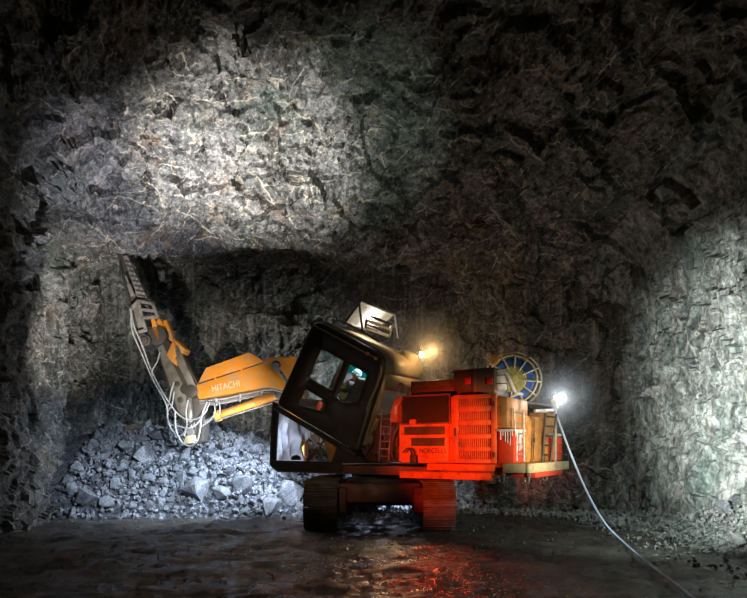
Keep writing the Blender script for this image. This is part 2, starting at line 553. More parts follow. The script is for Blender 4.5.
def catmull(P, k):
    out = []
    P = [P[0] * 2 - P[1]] + P + [P[-1] * 2 - P[-2]]
    for i in range(1, len(P) - 2):
        a, b, c, d = P[i - 1], P[i], P[i + 1], P[i + 2]
        for j in range(k):
            t = j / k
            out.append(0.5 * ((2 * b) + (c - a) * t + (2 * a - 5 * b + 4 * c - d) * t * t + (3 * b - a - 3 * c + d) * t ** 3))
    out.append(P[-2])
    return out


def tag(o, label=None, cat=None, group=None, kind=None):
    for k, v in (('label', label), ('category', cat), ('group', group), ('kind', kind)):
        if v:
            o[k] = v
    return o


def empty(name, loc, label, cat):
    o = bpy.data.objects.new(name, None)
    o.empty_display_size = 0.3
    o.location = loc
    COL.objects.link(o)
    return tag(o, label, cat)


def round_poly(P, rad, k=5):
    """Rounded corners for a polygon of 2-tuples; rad one number or a list."""
    n = len(P)
    out = []
    for i in range(n):
        p0, p1, p2 = Vector(P[i - 1]), Vector(P[i]), Vector(P[(i + 1) % n])
        r = rad[i] if isinstance(rad, (list, tuple)) else rad
        a, b = (p0 - p1), (p2 - p1)
        r = min(r, a.length * 0.45, b.length * 0.45)
        a, b = p1 + a.normalized() * r, p1 + b.normalized() * r
        for j in range(k + 1):
            t = j / k
            q = a * (1 - t) ** 2 + p1 * 2 * t * (1 - t) + b * t * t
            out.append((q.x, q.y))
    return out


def fill2d(outer, holes):
    """Triangles of a polygon with holes -> (points, faces)."""
    bm = bmesh.new()
    es = []
    for loop in [outer] + holes:
        vs = [bm.verts.new((p[0], p[1], 0)) for p in loop]
        for i in range(len(vs)):
            es.append(bm.edges.new((vs[i], vs[(i + 1) % len(vs)])))
    bmesh.ops.triangle_fill(bm, use_beauty=True, use_dissolve=False, edges=es)
    bm.verts.index_update()
    pts = [(v.co.x, v.co.y) for v in bm.verts]
    fs = [[v.index for v in f.verts] for f in bm.faces]
    bm.free()
    return pts, fs


def text_mesh(name, body, size_w, size_h, origin, ax, ay, mat, parent, depth=0.006):
    """Lettering of a given width and height, lower left at origin, along ax and ay."""
    cu = bpy.data.curves.new(name + '_curve', 'FONT')
    cu.body = body
    cu.extrude = 0.5
    tmp = bpy.data.objects.new(name + '_tmp', cu)
    COL.objects.link(tmp)
    bpy.context.view_layer.update()
    me = bpy.data.meshes.new_from_object(tmp)
    bpy.data.objects.remove(tmp)
    xs = [v.co.x for v in me.vertices]
    ys = [v.co.y for v in me.vertices]
    x0, x1, y0, y1 = min(xs), max(xs), min(ys), max(ys)
    ax, ay = Vector(ax).normalized(), Vector(ay).normalized()
    az = ax.cross(ay)
    off = root_of(parent)
    for v in me.vertices:
        p = Vector(origin) + ax * ((v.co.x - x0) / (x1 - x0) * size_w) + ay * ((v.co.y - y0) / (y1 - y0) * size_h) + az * (v.co.z * depth)
        v.co = p - off
    me.materials.clear()
    me.materials.append(mat)
    o = bpy.data.objects.new(name, me)
    COL.objects.link(o)
    o.parent = parent
    return o


# ------------------------------------------------------------------ numpy noise
def _h(i, j, k, s):
    with np.errstate(over='ignore'):
        n = (i.astype(np.uint32) * np.uint32(374761393) + j.astype(np.uint32) * np.uint32(668265263) + k.astype(np.uint32) * np.uint32(2246822519) + np.uint32((s * 3266489917) & 0xffffffff))
        n = (n ^ (n >> np.uint32(13))) * np.uint32(1274126177)
        n = (n ^ (n >> np.uint32(15))) * np.uint32(2654435761)
        n = n ^ (n >> np.uint32(16))
    return n.astype(np.float64) / 4294967295.0


def vnoise(p, s=0):
    b = np.floor(p).astype(np.int64)
    f = p - b
    f = f * f * (3 - 2 * f)
    r = 0
    for dx in (0, 1):
        for dy in (0, 1):
            for dz in (0, 1):
                w = (f[:, 0] if dx else 1 - f[:, 0]) * (f[:, 1] if dy else 1 - f[:, 1]) * (f[:, 2] if dz else 1 - f[:, 2])
                r = r + w * _h(b[:, 0] + dx, b[:, 1] + dy, b[:, 2] + dz, s)
    return r


def fbm(p, o=4, s=0, g=0.5):
    a, t, r = 1.0, 0.0, 0.0
    for i in range(o):
        r = r + a * (vnoise(p, s + i) - 0.5)
        t += a
        a *= g
        p = p * 2.03 + 7.1
    return r / t


def cells(p, s=0):
    """Per point: random height of its nearest cell, plus the tilt of that cell's plane."""
    b = np.floor(p).astype(np.int64)
    best = np.full(len(p), 1e9)
    hgt = np.zeros(len(p))
    for dx in (-1, 0, 1):
        for dy in (-1, 0, 1):
            for dz in (-1, 0, 1):
                i, j, k = b[:, 0] + dx, b[:, 1] + dy, b[:, 2] + dz
                c = np.stack([i + _h(i, j, k, s), j + _h(i, j, k, s + 1), k + _h(i, j, k, s + 2)], 1)
                d = p - c
                d2 = (d * d).sum(1)
                m = d2 < best
                best[m] = d2[m]
                t = (_h(i, j, k, s + 3) - 0.5) + (d[:, 0] * (_h(i, j, k, s + 4) - 0.5) + d[:, 1] * (_h(i, j, k, s + 5) - 0.5) + d[:, 2] * (_h(i, j, k, s + 6) - 0.5)) * 1.5
                hgt[m] = t[m]
    return hgt


def rock_disp(p, amp=1.0):
    q = p + 0.35 * np.stack([fbm(p * 0.9, 3, 50), fbm(p * 0.9, 3, 60), fbm(p * 0.9, 3, 70)], 1) * 2
    d = 0.75 * fbm(p * 0.3, 3, 1)
    d = d + 0.18 * cells(q * np.array([0.55, 0.55, 0.42]), 11)
    d = d + 0.17 * cells(q * np.array([1.5, 1.4, 1.1]) + 3, 23)
    d = d + 0.085 * cells(q * np.array([3.9, 3.7, 3.2]) + 9, 37)
    d = d + 0.05 * fbm(p * 5, 3, 80)
    return d * amp


def grid_mesh(name, P, mat, disp, flip=False, split=None, soft=False):
    """P: (n, m, 3) grid, pushed along its normals by disp (n, m). split: {name: (m0, m1, mat)}."""
    n, m, _ = P.shape
    du = np.gradient(P, axis=0)
    dv = np.gradient(P, axis=1)
    nr = np.cross(du, dv)
    nr /= np.maximum(np.linalg.norm(nr, axis=2, keepdims=True), 1e-9)
    if flip:
        nr = -nr
    V = P + nr * disp[:, :, None]
    objs = []
    for nm, (a, b, mt) in (split or {name: (0, m - 1, mat)}).items():
        S = V[:, a:b + 1]
        k = S.shape[1]
        idx = np.arange(n * k).reshape(n, k)
        q = np.stack([idx[:-1, :-1], idx[1:, :-1], idx[1:, 1:], idx[:-1, 1:]], -1).reshape(-1, 4)
        if flip:
            q = q[:, ::-1]
        me = bpy.data.meshes.new(nm)
        me.from_pydata(S.reshape(-1, 3).tolist(), [], q.tolist())
        if soft:
            me.polygons.foreach_set('use_smooth', [True] * len(me.polygons))
        me.materials.append(mt)
        o = bpy.data.objects.new(nm, me)
        COL.objects.link(o)
        tag(o, kind='structure')
        objs.append(o)
    return V, objs


def spline_np(C, t):
    """Catmull-Rom through the rows of C (axis 0) at parameters t in [0, rows-1]."""
    K = len(C)
    i = np.clip(np.floor(t).astype(int), 0, K - 2)
    f = (t - i).reshape(-1, *([1] * (C.ndim - 1)))
    g = lambda j: C[np.clip(j, 0, K - 1)]
    a, b, c, d = g(i - 1), g(i), g(i + 1), g(i + 2)
    return 0.5 * (2 * b + (c - a) * f + (2 * a - 5 * b + 4 * c - d) * f ** 2 + (3 * b - a - 3 * c + d) * f ** 3)


# ------------------------------------------------------------------ the cavern
ST = [-5, 2, 6, 10, 13, 15, 16.4, 17.2, 18.5, 20.5]
PR = [
    [(-9.0, -.6), (-9.0, 3), (-8.9, 6), (-7.6, 9.4), (-3, 11.0), (1, 11.0), (5.0, 9.6), (7.2, 6.5), (7.5, 3), (7.4, -.6)],
    [(-9.0, -.6), (-9.0, 3), (-8.9, 6), (-7.6, 9.4), (-3, 11.0), (1, 11.0), (5.0, 9.6), (7.2, 6.5), (7.5, 3), (7.4, -.6)],
    [(-8.6, -.6), (-8.6, 3), (-8.5, 6), (-7.4, 9.2), (-3, 10.8), (1, 10.8), (4.8, 9.4), (7.0, 6.5), (7.4, 3), (7.2, -.6)],
    [(-8.0, -.6), (-7.9, 3), (-7.8, 6), (-6.9, 8.9), (-3, 10.3), (1, 10.2), (4.5, 9.0), (6.6, 6.4), (7.1, 3), (6.9, -.6)],
    [(-7.6, -.6), (-7.6, 3), (-7.4, 5.8), (-6.8, 8.1), (-3, 9.3), (1, 9.0), (4.3, 7.9), (6.4, 6.0), (6.8, 3), (6.6, -.6)],
    [(-7.7, -.6), (-7.7, 3), (-7.6, 5.6), (-7.0, 7.5), (-3, 8.3), (1, 7.9), (4.2, 7.0), (6.0, 5.6), (6.4, 3), (6.3, -.6)],
    [(-8.2, -.6), (-8.2, 3), (-8.1, 5.6), (-7.5, 7.1), (-3, 7.45), (1, 6.9), (3.9, 6.1), (5.6, 5.0), (6.2, 3), (6.2, -.6)],
    [(-8.5, -.6), (-8.5, 3), (-8.4, 5.6), (-7.9, 7.0), (-3, 7.25), (1, 6.6), (3.9, 5.9), (5.4, 4.9), (6.1, 3), (6.1, -.6)],
    [(-8.6, -.6), (-8.6, 3), (-8.5, 5.8), (-8.0, 7.3), (-3, 7.5), (1, 6.9), (3.9, 6.0), (5.4, 4.9), (6.1, 3), (6.1, -.6)],
    [(-8.6, -.6), (-8.6, 3), (-8.5, 5.8), (-8.0, 7.3), (-3, 7.5), (1, 6.9), (3.9, 6.0), (5.4, 4.9), (6.1, 3), (6.1, -.6)],
]
ctrl = np.array([[[x, y, z] for (x, z) in row] for y, row in zip(ST, PR)], float)    # stations x profile x 3
ts = np.concatenate([np.linspace(0, 2.5, 60, endpoint=False), np.linspace(2.5, 9, 300)])
G = spline_np(ctrl, ts)
G = np.swapaxes(spline_np(np.swapaxes(G, 0, 1), np.linspace(0, 9, 620)), 0, 1)
flat = G.reshape(-1, 3)
D = rock_disp(flat, 1.25).reshape(G.shape[:2])
yy, zz, xx = G[..., 1], G[..., 2], G[..., 0]
# the buttress that leans out of the left wall, wider towards the roof
col_amp = np.clip(0.25 + 0.28 * (zz - 0.5), 0.2, 1.65) * np.exp(-((yy - 15.2) / 0.75) ** 2)
col_amp *= (xx < -5.0) * np.clip((7.6 - zz) / 1.2, 0, 1)
D = D + col_amp
# the ragged lip where the roof drops to the face
D = D + (1.1 * fbm(flat * np.array([0.8, 0.5, 0.5]), 4, 140).reshape(D.shape)) * np.exp(-((yy - 17.0) / 1.3) ** 2)
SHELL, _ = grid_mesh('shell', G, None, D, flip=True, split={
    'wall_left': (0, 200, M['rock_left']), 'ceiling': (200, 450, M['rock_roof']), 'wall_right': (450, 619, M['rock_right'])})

# back wall, a slanting sheet from the deep left corner to the right wall
bx = np.linspace(-9.5, 7.2, 340)
bz = np.linspace(-0.6, 8.2, 200)
X, Z = np.meshgrid(bx, bz, indexing='ij')
Yb = np.interp(X, [-9.5, -5, -3, 0, 3, 5, 6.3, 7.2], [19.9, 19.9, 19.6, 18.7, 17.1, 16.2, 15.2, 14.2])
Bk = np.stack([X, Yb, Z], -1)
Db = rock_disp(Bk.reshape(-1, 3) + 31.0, 0.9).reshape(X.shape)
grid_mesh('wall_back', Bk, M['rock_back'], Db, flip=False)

# floor: rutted wet mud
fx = np.linspace(-10, 9, 330)
fy = np.concatenate([np.linspace(-5, 4, 40, endpoint=False), np.linspace(4, 20.5, 420)])
X, Y = np.meshgrid(fx, fy, indexing='ij')
Fp = np.stack([X, Y, np.zeros_like(X)], -1)


def floor_h(X, Y):
    p = np.stack([X, Y, np.zeros_like(X)], -1).reshape(-1, 3)
    h = 0.12 * fbm(p * 0.7, 4, 90) + 0.09 * fbm(p * np.array([1.0, 3.2, 1]), 4, 95) + 0.09 * fbm(p * 5, 4, 99)
    return h.reshape(X.shape)


grid_mesh('floor', Fp, M['mud'], floor_h(X, Y) - 0.02, flip=False, soft=True)


# ------------------------------------------------------------------ rubble
def heap_h(X, Y):
    """Height of the muck heap under the mast."""
    crest = np.interp(X, [-9, -7.5, -5.2, -3.6, -2.2, -0.6, 0.6, 1.5, 2.2], [2.2, 2.3, 2.25, 1.95, 1.5, 1.0, 0.55, 0.2, 0.0])
    toe = np.interp(X, [-9, -7.4, -5, -3, -1, 0.5, 2.2], [15.0, 15.2, 15.35, 15.4, 15.9, 16.4, 17.4])
    t = np.clip((Y - toe) / np.maximum(18.8 - toe, 0.5), 0, 1)
    return crest * np.sin(t * PI / 2) ** 0.9


hx = np.linspace(-8.6, 2.3, 200)
hy = np.linspace(14.9, 19.6, 110)
X, Y = np.meshgrid(hx, hy, indexing='ij')
Hp = np.stack([X, Y, np.zeros_like(X)], -1)
Hh = heap_h(X, Y) + (rock_disp(Hp.reshape(-1, 3) * 2.2 + 5, 0.16).reshape(X.shape)) * np.clip(heap_h(X, Y) * 3, 0, 1) - 0.10
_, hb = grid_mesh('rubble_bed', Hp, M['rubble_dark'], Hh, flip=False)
del hb[0]['kind']
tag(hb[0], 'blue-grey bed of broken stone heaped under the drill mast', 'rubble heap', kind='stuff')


def rock_proto(seed, n=16, sq=(1, 0.8, 0.65)):
    rd = random.Random(seed)
    bm = bmesh.new()
    for _ in range(n):
        d = Vector((rd.gauss(0, 1), rd.gauss(0, 1), rd.gauss(0, 1))).normalized() * rd.uniform(0.75, 1.1)
        bm.verts.new((d.x * sq[0], d.y * sq[1], d.z * sq[2]))
    bmesh.ops.convex_hull(bm, input=bm.verts)
    lo = [v for v in bm.verts if not v.link_faces]
    bmesh.ops.delete(bm, geom=lo, context='VERTS')
    bmesh.ops.bevel(bm, geom=list(bm.edges), offset=0.035, segments=1, affect='EDGES', clamp_overlap=True)
    me = bpy.data.meshes.new('broken_rock')
    bm.to_mesh(me)
    bm.free()
    return me


PROTO = [rock_proto(100 + i, random.Random(i).randint(10, 18), random.Random(i + 40).choice([(1, .8, .6), (1, .6, .45), (1, .9, .8), (1, .7, .7)])) for i in range(16)]
for me in PROTO:
    me.materials.append(M['rubble'])
PM = {}


def rock_mesh(i, mat):
    if mat == 'rubble':
        return PROTO[i]
    if (i, mat) not in PM:
        me = PROTO[i].copy()
        me.materials.clear()
        me.materials.append(M[mat])
        PM[(i, mat)] = me
    return PM[(i, mat)]


def put_rock(i, loc, size, rot, mat, label, group=None):
    o = bpy.data.objects.new('broken_rock', rock_mesh(i, mat))
    o.location = loc
    o.scale = (size, size, size)
    o.rotation_euler = rot
    COL.objects.link(o)
    return tag(o, label, 'rock', group)


def on_heap(px, py):
    """Where the ray of a pixel meets the heap."""
    d = ray(px, py)
    for Yq in np.arange(14.0, 19.4, 0.02):
        p = EYE + d * Yq
        if p.z <= float(heap_h(np.array([p.x]), np.array([Yq]))[0]) + 0.02:
            return p
    return EYE + d * 18.6


SPECIAL = [
    (134, 432, 0.34, 'rubble_brown', 'brown boulder perched on top of the rubble heap by the back wall', 3),
    (163, 440, 0.42, 'rubble_dark', 'dark wedge-shaped boulder on the crest of the rubble heap', 1),
    (196, 496, 0.48, 'rubble', 'broad pale slab low in the middle of the rubble heap', 5),
    (150, 462, 0.46, 'rubble', 'large tilted grey block high on the left half of the heap', 8),
    (88, 500, 0.42, 'rubble', 'tall upright slab at the left foot of the rubble heap', 9),
    (288, 497, 0.45, 'rubble', 'large blue-grey block just left of the near crawler track', 12),
    (243, 488, 0.36, 'rubble', 'long flat slab right of centre on the rubble heap slope', 5),
    (125, 450, 0.36, 'rubble', 'pale angular block beside the brown boulder on the heap', 11),
]
taken = []
for px, py, s, mt, lab, i in SPECIAL:
    p = on_heap(px, py)
    rd = random.Random(px)
    put_rock(i, (p.x, p.y, p.z + s * 0.25), s, (rd.uniform(-.4, .5), rd.uniform(-.5, .5), rd.uniform(0, 6)), mt, lab)
    taken.append((p.x, p.y, s))

rd = random.Random(5)
count = 0
tries = 0
while count < 250 and tries < 20000:
    tries += 1
    x = rd.uniform(-7.9, 1.6)
    y = rd.uniform(15.2, 18.8)
    h = float(heap_h(np.array([x]), np.array([y]))[0])
    if h < 0.03:
        continue
    s = min(0.42, 0.13 + rd.expovariate(1 / 0.085))
    if x > -2.2 and rd.random() < 0.45:
        continue
    if any((x - a) ** 2 + (y - b) ** 2 < ((s + c) * 0.62) ** 2 for a, b, c in taken):
        continue
    taken.append((x, y, s))
    big = 'large' if s > 0.27 else 'small'
    third = 'by the left wall' if x < -5.6 else ('under the drill mast' if x < -3.2 else ('left of the crawler tracks' if x < -1.6 else 'behind the crawler tracks'))
    row = 'at the foot of' if h < 0.7 else ('halfway up' if h < 1.5 else 'near the top of')
    mt = 'rubble_dark' if rd.random() < 0.13 else 'rubble'
    tone = 'dark' if mt == 'rubble_dark' else 'pale blue-grey'
    put_rock(rd.randrange(16), (x, y, h + s * 0.12), s, (rd.uniform(0, 6.3), rd.uniform(0, 6.3), rd.uniform(0, 6.3)), mt,
             '%s %s broken rock %s the heap %s' % (big, tone, row, third), 'broken rocks of the rubble heap')
    count += 1


def gravel(name, pts, mat, label, seed=0):
    """Many small stones as one mesh: pts of (x, y, z, size)."""
    r = random.Random(seed)
    src = []
    for me in PROTO[:8]:
        bm = bmesh.new()
        rr = random.Random(len(src) + 900)
        for _ in range(8):
            d = Vector((rr.gauss(0, 1), rr.gauss(0, 1), rr.gauss(0, 1))).normalized()
            bm.verts.new((d.x, d.y * 0.8, d.z * 0.7))
        bmesh.ops.convex_hull(bm, input=bm.verts)
        bm.verts.index_update()
        src.append((np.array([v.co[:] for v in bm.verts]), [[v.index for v in f.verts] for f in bm.faces]))
        bm.free()
    V, F = [], []
    o = 0
    for x, y, z, s in pts:
        vs, fs = src[r.randrange(8)]
        R = np.array(Euler((r.uniform(0, 6.3), r.uniform(0, 6.3), r.uniform(0, 6.3))).to_matrix())
        V.append(vs @ R.T * s + np.array([x, y, z]))
        F += [[i + o for i in f] for f in fs]
        o += len(vs)
    me = bpy.data.meshes.new(name)
    me.from_pydata(np.concatenate(V).tolist(), [], F)
    me.materials.append(mat)
    ob = bpy.data.objects.new(name, me)
    COL.objects.link(ob)
    return tag(ob, label, 'gravel', kind='stuff')


pts = []
while len(pts) < 4200:
    x, y = rd.uniform(-8.0, 1.9), rd.uniform(14.9, 19)
    h = float(heap_h(np.array([x]), np.array([y]))[0])
    if h < 0.01 and rd.random() < 0.75:
        continue
    pts.append((x, y, h + rd.uniform(-0.02, 0.05), rd.uniform(0.03, 0.11)))
gravel('rubble_gravel', pts, M['rubble'], 'small grey stones filling the gaps of the rubble heap')


def right_h(X, Y):
    base = np.interp(Y, [5, 10, 13, 15, 16.5], [7.1, 6.9, 6.6, 6.3, 6.2])
    return np.clip((X - (base - 1.35)) / 1.35, 0, 1.3) * np.interp(Y, [5, 9, 11.5, 13, 15.5], [0.55, 0.62, 0.62, 0.34, 0.2])


wx = np.linspace(4.6, 7.6, 70)
wy = np.linspace(5, 16.4, 190)
X, Y = np.meshgrid(wx, wy, indexing='ij')
Wp = np.stack([X, Y, np.zeros_like(X)], -1)
Wh = right_h(X, Y) + (rock_disp(Wp.reshape(-1, 3) * 2.5 + 15, 0.12).reshape(X.shape)) * np.clip(right_h(X, Y) * 4, 0, 1) - 0.07
_, wb = grid_mesh('scree_bed', Wp, M['rubble_pale'], Wh, flip=False)
del wb[0]['kind']
tag(wb[0], 'pale bank of crushed stone along the foot of the right wall', 'rubble bank', kind='stuff')
tk = []
for (px, py, s, Yq, lab, mt) in ((725, 527, 0.19, 11.6, 'blue-grey boulder at the foot of the bank by the right wall', 'rubble'),
                                 (741, 522, 0.17, 11.7, 'dark blue-grey boulder against the bank at the right wall', 'rubble_dark'),
                                 (602, 518, 0.15, 14.9, 'pale stone beside the hanging cable near the back corner', 'rubble_pale')):
    p = at(px, py, Yq)
    z = float(right_h(np.array([p.x]), np.array([p.y]))[0])
    put_rock(px % 16, (p.x, p.y, z + s * 0.3), s, (px % 5, px % 3, px % 7), mt, lab)
    tk.append((p.x, p.y, s))
c2 = 0
while c2 < 70:
    x, y = rd.uniform(5.0, 7.0), rd.uniform(8.5, 15.8)
    h = float(right_h(np.array([x]), np.array([y]))[0])
    if h < 0.02 or h > 0.7:
        continue
    s = min(0.2, 0.06 + rd.expovariate(1 / 0.04))
    if any((x - a) ** 2 + (y - b) ** 2 < ((s + c) * 0.6) ** 2 for a, b, c in tk):
        continue
    tk.append((x, y, s))
    put_rock(rd.randrange(16), (x, y, h + s * 0.15), s, (rd.uniform(0, 6.3), rd.uniform(0, 6.3), rd.uniform(0, 6.3)), 'rubble_pale',
             'pale broken stone %s the bank at the right wall, %s' % ('low on' if h < 0.3 else 'high on', 'towards the back corner' if y > 12.6 else 'away from the back corner'), 'stones on the right bank')
    c2 += 1
pts = []
while len(pts) < 2600:
    x, y = rd.uniform(4.6, 7.2), rd.uniform(6, 16.2)
    h = float(right_h(np.array([x]), np.array([y]))[0])
    if h < 0.01 and rd.random() < 0.85:
        continue
    pts.append((x, y, h + rd.uniform(-0.02, 0.03), rd.uniform(0.02, 0.065)))
for _ in range(500):                       # strip of stones along the foot of the back wall
    x = rd.uniform(1.5, 6.0)
    y = float(np.interp(x, [1.5, 3, 5, 6.2], [17.4, 16.6, 15.8, 15.0])) + rd.uniform(-0.9, 0.3)
    pts.append((x, y, rd.uniform(-0.01, 0.06), rd.uniform(0.03, 0.10)))
gravel('scree_gravel', pts, M['rubble_pale'], 'small pale stones scattered along the right wall', 3)
pts = []
for _ in range(1500):                      # stones trodden into the mud
    y = 4.5 + 11.5 * rd.random() ** 0.8
    x = rd.uniform(-0.62, 0.62) * y
    pts.append((x, y, rd.uniform(-0.015, 0.008), rd.uniform(0.010, 0.034)))
gravel('mud_gravel', pts, M['rubble_brown'], 'dark small stones trodden into the wet mud floor', 8)


# ------------------------------------------------------------------ the drill rig
RIG = empty('drilling_excavator', (C0.x, C0.y, 0), 'orange tracked excavator with drill mast and tilted dark cab, parked on wet mine floor', 'excavator')


def P(name, mat, parent=None, F=UP):
    """Shorthand: a mesh builder that knows its name, material and parent."""
    mb = MB(F)
    mb.done = lambda ang=35, solid=0: mb.build(name, M[mat], parent or RIG, ang, solid)
    return mb


# ---- crawler tracks, parallel to the tunnel
TRK = Frame((0, 14.5, 0), (0, 1, 0), (1, 0, 0), (0, 0, 1))     # u along, v right, w up
def track(x0, x1):
    R, half = 0.49, 1.45
    per = 2 * (2 * half) + 2 * PI * R
    n = 46
    belt = MB(TRK)
    xc, wd = (x0 + x1) / 2, (x1 - x0)
    for i in range(n):
        s_ = per * (i + 0.5) / n
        if s_ < 2 * half:
            u, w_, a = -half + s_, 2 * R, PI / 2
        elif s_ < 2 * half + PI * R:
            t = (s_ - 2 * half) / R
            u, w_, a = half + R * math.sin(t), R + R * math.cos(t), PI / 2 - t
        elif s_ < 4 * half + PI * R:
            u, w_, a = half - (s_ - 2 * half - PI * R), 0.0, -PI / 2
        else:
            t = (s_ - 4 * half - PI * R) / R
            u, w_, a = -half - R * math.sin(t), R - R * math.cos(t), -PI / 2 - t
        nrm = Vector((math.cos(a), 0, math.sin(a)))
        tan = Vector((-nrm.z, 0, nrm.x))
        c = Vector((u, xc, w_))
        Rm = Matrix((tan, Vector((0, 1, 0)), nrm)).transposed()
        belt.box(c - nrm * 0.02, (per / n * 0.92, wd, 0.04), 0.006, Rm)
        for k in (-0.32, 0.0, 0.32):
            belt.box(c + tan * (per / n * k) + nrm * 0.014, (0.022, wd, 0.05 if k else 0.035), 0.004, Rm)
    o = belt.build('crawler_track', M['track'], RIG)
    ch = MB(TRK)
    pts = [(-half, xc, R - .36), (half, xc, R - .36), (half, xc, R + .36), (-half, xc, R + .36)]
    ch.span(-half, half, xc - 0.16, xc + 0.16, 0.26, 0.72, 0.03)
    ch.build('track_frame', M['frame'], o)
    for u in (-half, half):
        s_ = MB(TRK)
        s_.cyl((u, xc - 0.20, R), (u, xc + 0.20, R), 0.40, n=28, bev=0.02)
        s_.cyl((u, xc - 0.27, R), (u, xc + 0.27, R), 0.13, n=16, bev=0.01)
        s_.build('idler_wheel', M['dsteel'], o)
    for k in range(6):
        u = -1.05 + k * 0.42
        s_ = MB(TRK)
        s_.cyl((u, xc - 0.22, 0.16), (u, xc + 0.22, 0.16), 0.115, n=16, bev=0.01)
        s_.build('track_roller', M['dsteel'], o)
    return o


track(-1.43, -0.74)
track(1.01, 1.68)
q = P('undercarriage_frame', 'frame', F=TRK)
q.span(-1.0, 1.0, -0.76, 1.03, 0.50, 0.94, 0.05)
q.span(-0.55, 0.55, -1.0, 1.3, 0.40, 0.80, 0.05)
for vv in (-0.70, 0.97):
    q.span(-1.2, -0.8, vv - 0.12, vv + 0.12, 0.30, 0.85, 0.04)
q.done()
q = P('swing_ring', 'dsteel', F=WORLD)
q.cyl((C0.x, C0.y, 0.90), (C0.x, C0.y, 1.02), 0.82, n=48, bev=0.01)
q.cyl((C0.x, C0.y, 1.02), (C0.x, C0.y, 1.16), 0.70, n=48, bev=0.01)
q.done()

# ---- main deck and lower beams
q = P('main_deck', 'frame')
f0 = UP.pv(271, 462, CV)
u_front = f0[0]
q.prism([(u_front, 1.33), (u_front, 1.28), (u_front - 0.18, 1.15), (-3.25, 1.15), (-3.25, 1.33)], -1.35, 1.38, 0.015)
q.done()
q = P('deck_edge_rail', 'dark')
q.prism([(u_front + 0.03, 1.42), (u_front + 0.03, 1.30), (u_front - 0.16, 1.18), (0.15, 1.18), (0.15, 1.40)], 1.37, 1.42, 0.008)
q.done()
ub = UP.pv(428, 465, 1.4)[0]
uc = UP.pv(400, 474, 1.4)[0]
q = P('side_beam', 'body')
q.span(ub, -3.27, 1.36, 1.46, 1.27, 1.40, 0.015)
q.done()
q = P('lower_side_beam', 'body')
q.span(uc, -3.20, 1.30, 1.43, 1.10, 1.24, 0.015)
for k in range(4):
    q.cyl((uc - 0.3 - k * 0.45, 1.43, 1.17), (uc - 0.3 - k * 0.45, 1.445, 1.17), 0.02, n=8)
q.done()

# ---- engine housing
HT = UP.pv(470, 394.5, 1.35)[1]
u0 = UP.pv(399, 430, 1.35)[0]
um = UP.pv(453.5, 430, 1.35)[0]
u1 = -3.27
w0 = 1.40
q = P('engine_housing', 'body')
q.span(u0 + 0.0, u1 + 0.0, -0.1, 1.30, w0, HT - 0.02, 0.03)
q.done()
q = P('rear_engine_cover', 'tank')
q.span(u0, u1, -1.3, -0.11, w0, HT - 0.32, 0.04)
q.done()
# upper left: mesh screen in a frame
a0 = UP.pv(402, 397.5, 1.36)
a1 = UP.pv(448.5, 422, 1.36)
q = P('radiator_screen', 'black')
q.span(a0[0], a1[0], 1.30, 1.325, a1[1], a0[1], 0.004)
scr = q.done()
q = P('wire_mesh', 'dark', scr)
wd, ht = abs(a1[0] - a0[0]), a0[1] - a1[1]
k = -ht
while k < wd:
    for sgn in (1, -1):
        s0, s1 = max(k, 0), min(k + ht, wd)
        if s1 - s0 > 0.02:
            z0, z1 = (s0 - k), (s1 - k)
            if sgn < 0:
                z0, z1 = ht - z0, ht - z1
            q.tube([(a0[0] - s0, 1.335, a1[1] + z0), (a0[0] - s1, 1.335, a1[1] + z1)], 0.010, 4)
    k += 0.075
q.done()
q = P('screen_frame', 'frame', scr)
for (x0, x1, z0, z1) in ((a0[0] + .03, a1[0] - .03, a0[1], a0[1] + .035), (a0[0] + .03, a1[0] - .03, a1[1] - .035, a1[1]),
                         (a0[0] + .03, a0[0], a1[1], a0[1]), (a1[0], a1[0] - .03, a1[1], a0[1])):
    q.span(x0, x1, 1.30, 1.35, z0, z1, 0.006)
q.done()
# lower left panel with two barred vents, a strip and the lettering
b0 = UP.pv(399.5, 424, 1.32)
b1 = UP.pv(449, 462, 1.32)
q = P('lower_panel', 'body')
q.span(b0[0], b1[0], 1.29, 1.33, b1[1], b0[1], 0.01)
q.span(UP.pv(410, 420, 1.34)[0], UP.pv(416.5, 420, 1.34)[0], 1.30, 1.37, UP.pv(410, 425, 1.34)[1], UP.pv(410, 419.5, 1.34)[1], 0.01)
lp = q.done()
for (xa, xb, ya, yb) in ((405, 444, 427, 434.5), (412, 444, 438, 446)):
    c0, c1 = UP.pv(xa, ya, 1.335), UP.pv(xb, yb, 1.335)
    q = P('vent', 'dsteel', lp)
    q.span(c0[0], c1[0], 1.325, 1.334, c1[1], c0[1], 0.003)
    n = 15
    for i in range(n + 1):
        x = c0[0] + (c1[0] - c0[0]) * i / n
        q.span(x - 0.014, x + 0.014, 1.33, 1.348, c1[1], c0[1], 0.002)
    q.done()
c0, c1 = UP.pv(420, 455.5, 1.34), UP.pv(446, 462, 1.34)
q = P('access_plate', 'body', lp)
q.span(c0[0], c1[0], 1.325, 1.352, c1[1], c0[1], 0.008)
q.cyl(((c0[0] + c1[0]) / 2, 1.35, (c0[1] + c1[1]) / 2), ((c0[0] + c1[0]) / 2, 1.365, (c0[1] + c1[1]) / 2), 0.02, n=10)
q.done()
c0, c1 = UP.pv(411, 455, 1.36), UP.pv(417.5, 463, 1.36)
q = P('valve_block', 'dark', lp)
q.span(c0[0], c1[0], 1.33, 1.42, c1[1], c0[1], 0.012)
for dx in (0.03, 0.10):
    q.tube([(c0[0] - dx, 1.40, c0[1]), (c0[0] - dx, 1.43, c0[1] + .09), (c0[0] - dx + .09, 1.41, c0[1] + .13), (c0[0] - dx + .2, 1.38, c0[1] + 0.05)], 0.014, 6, 4)
q.done()
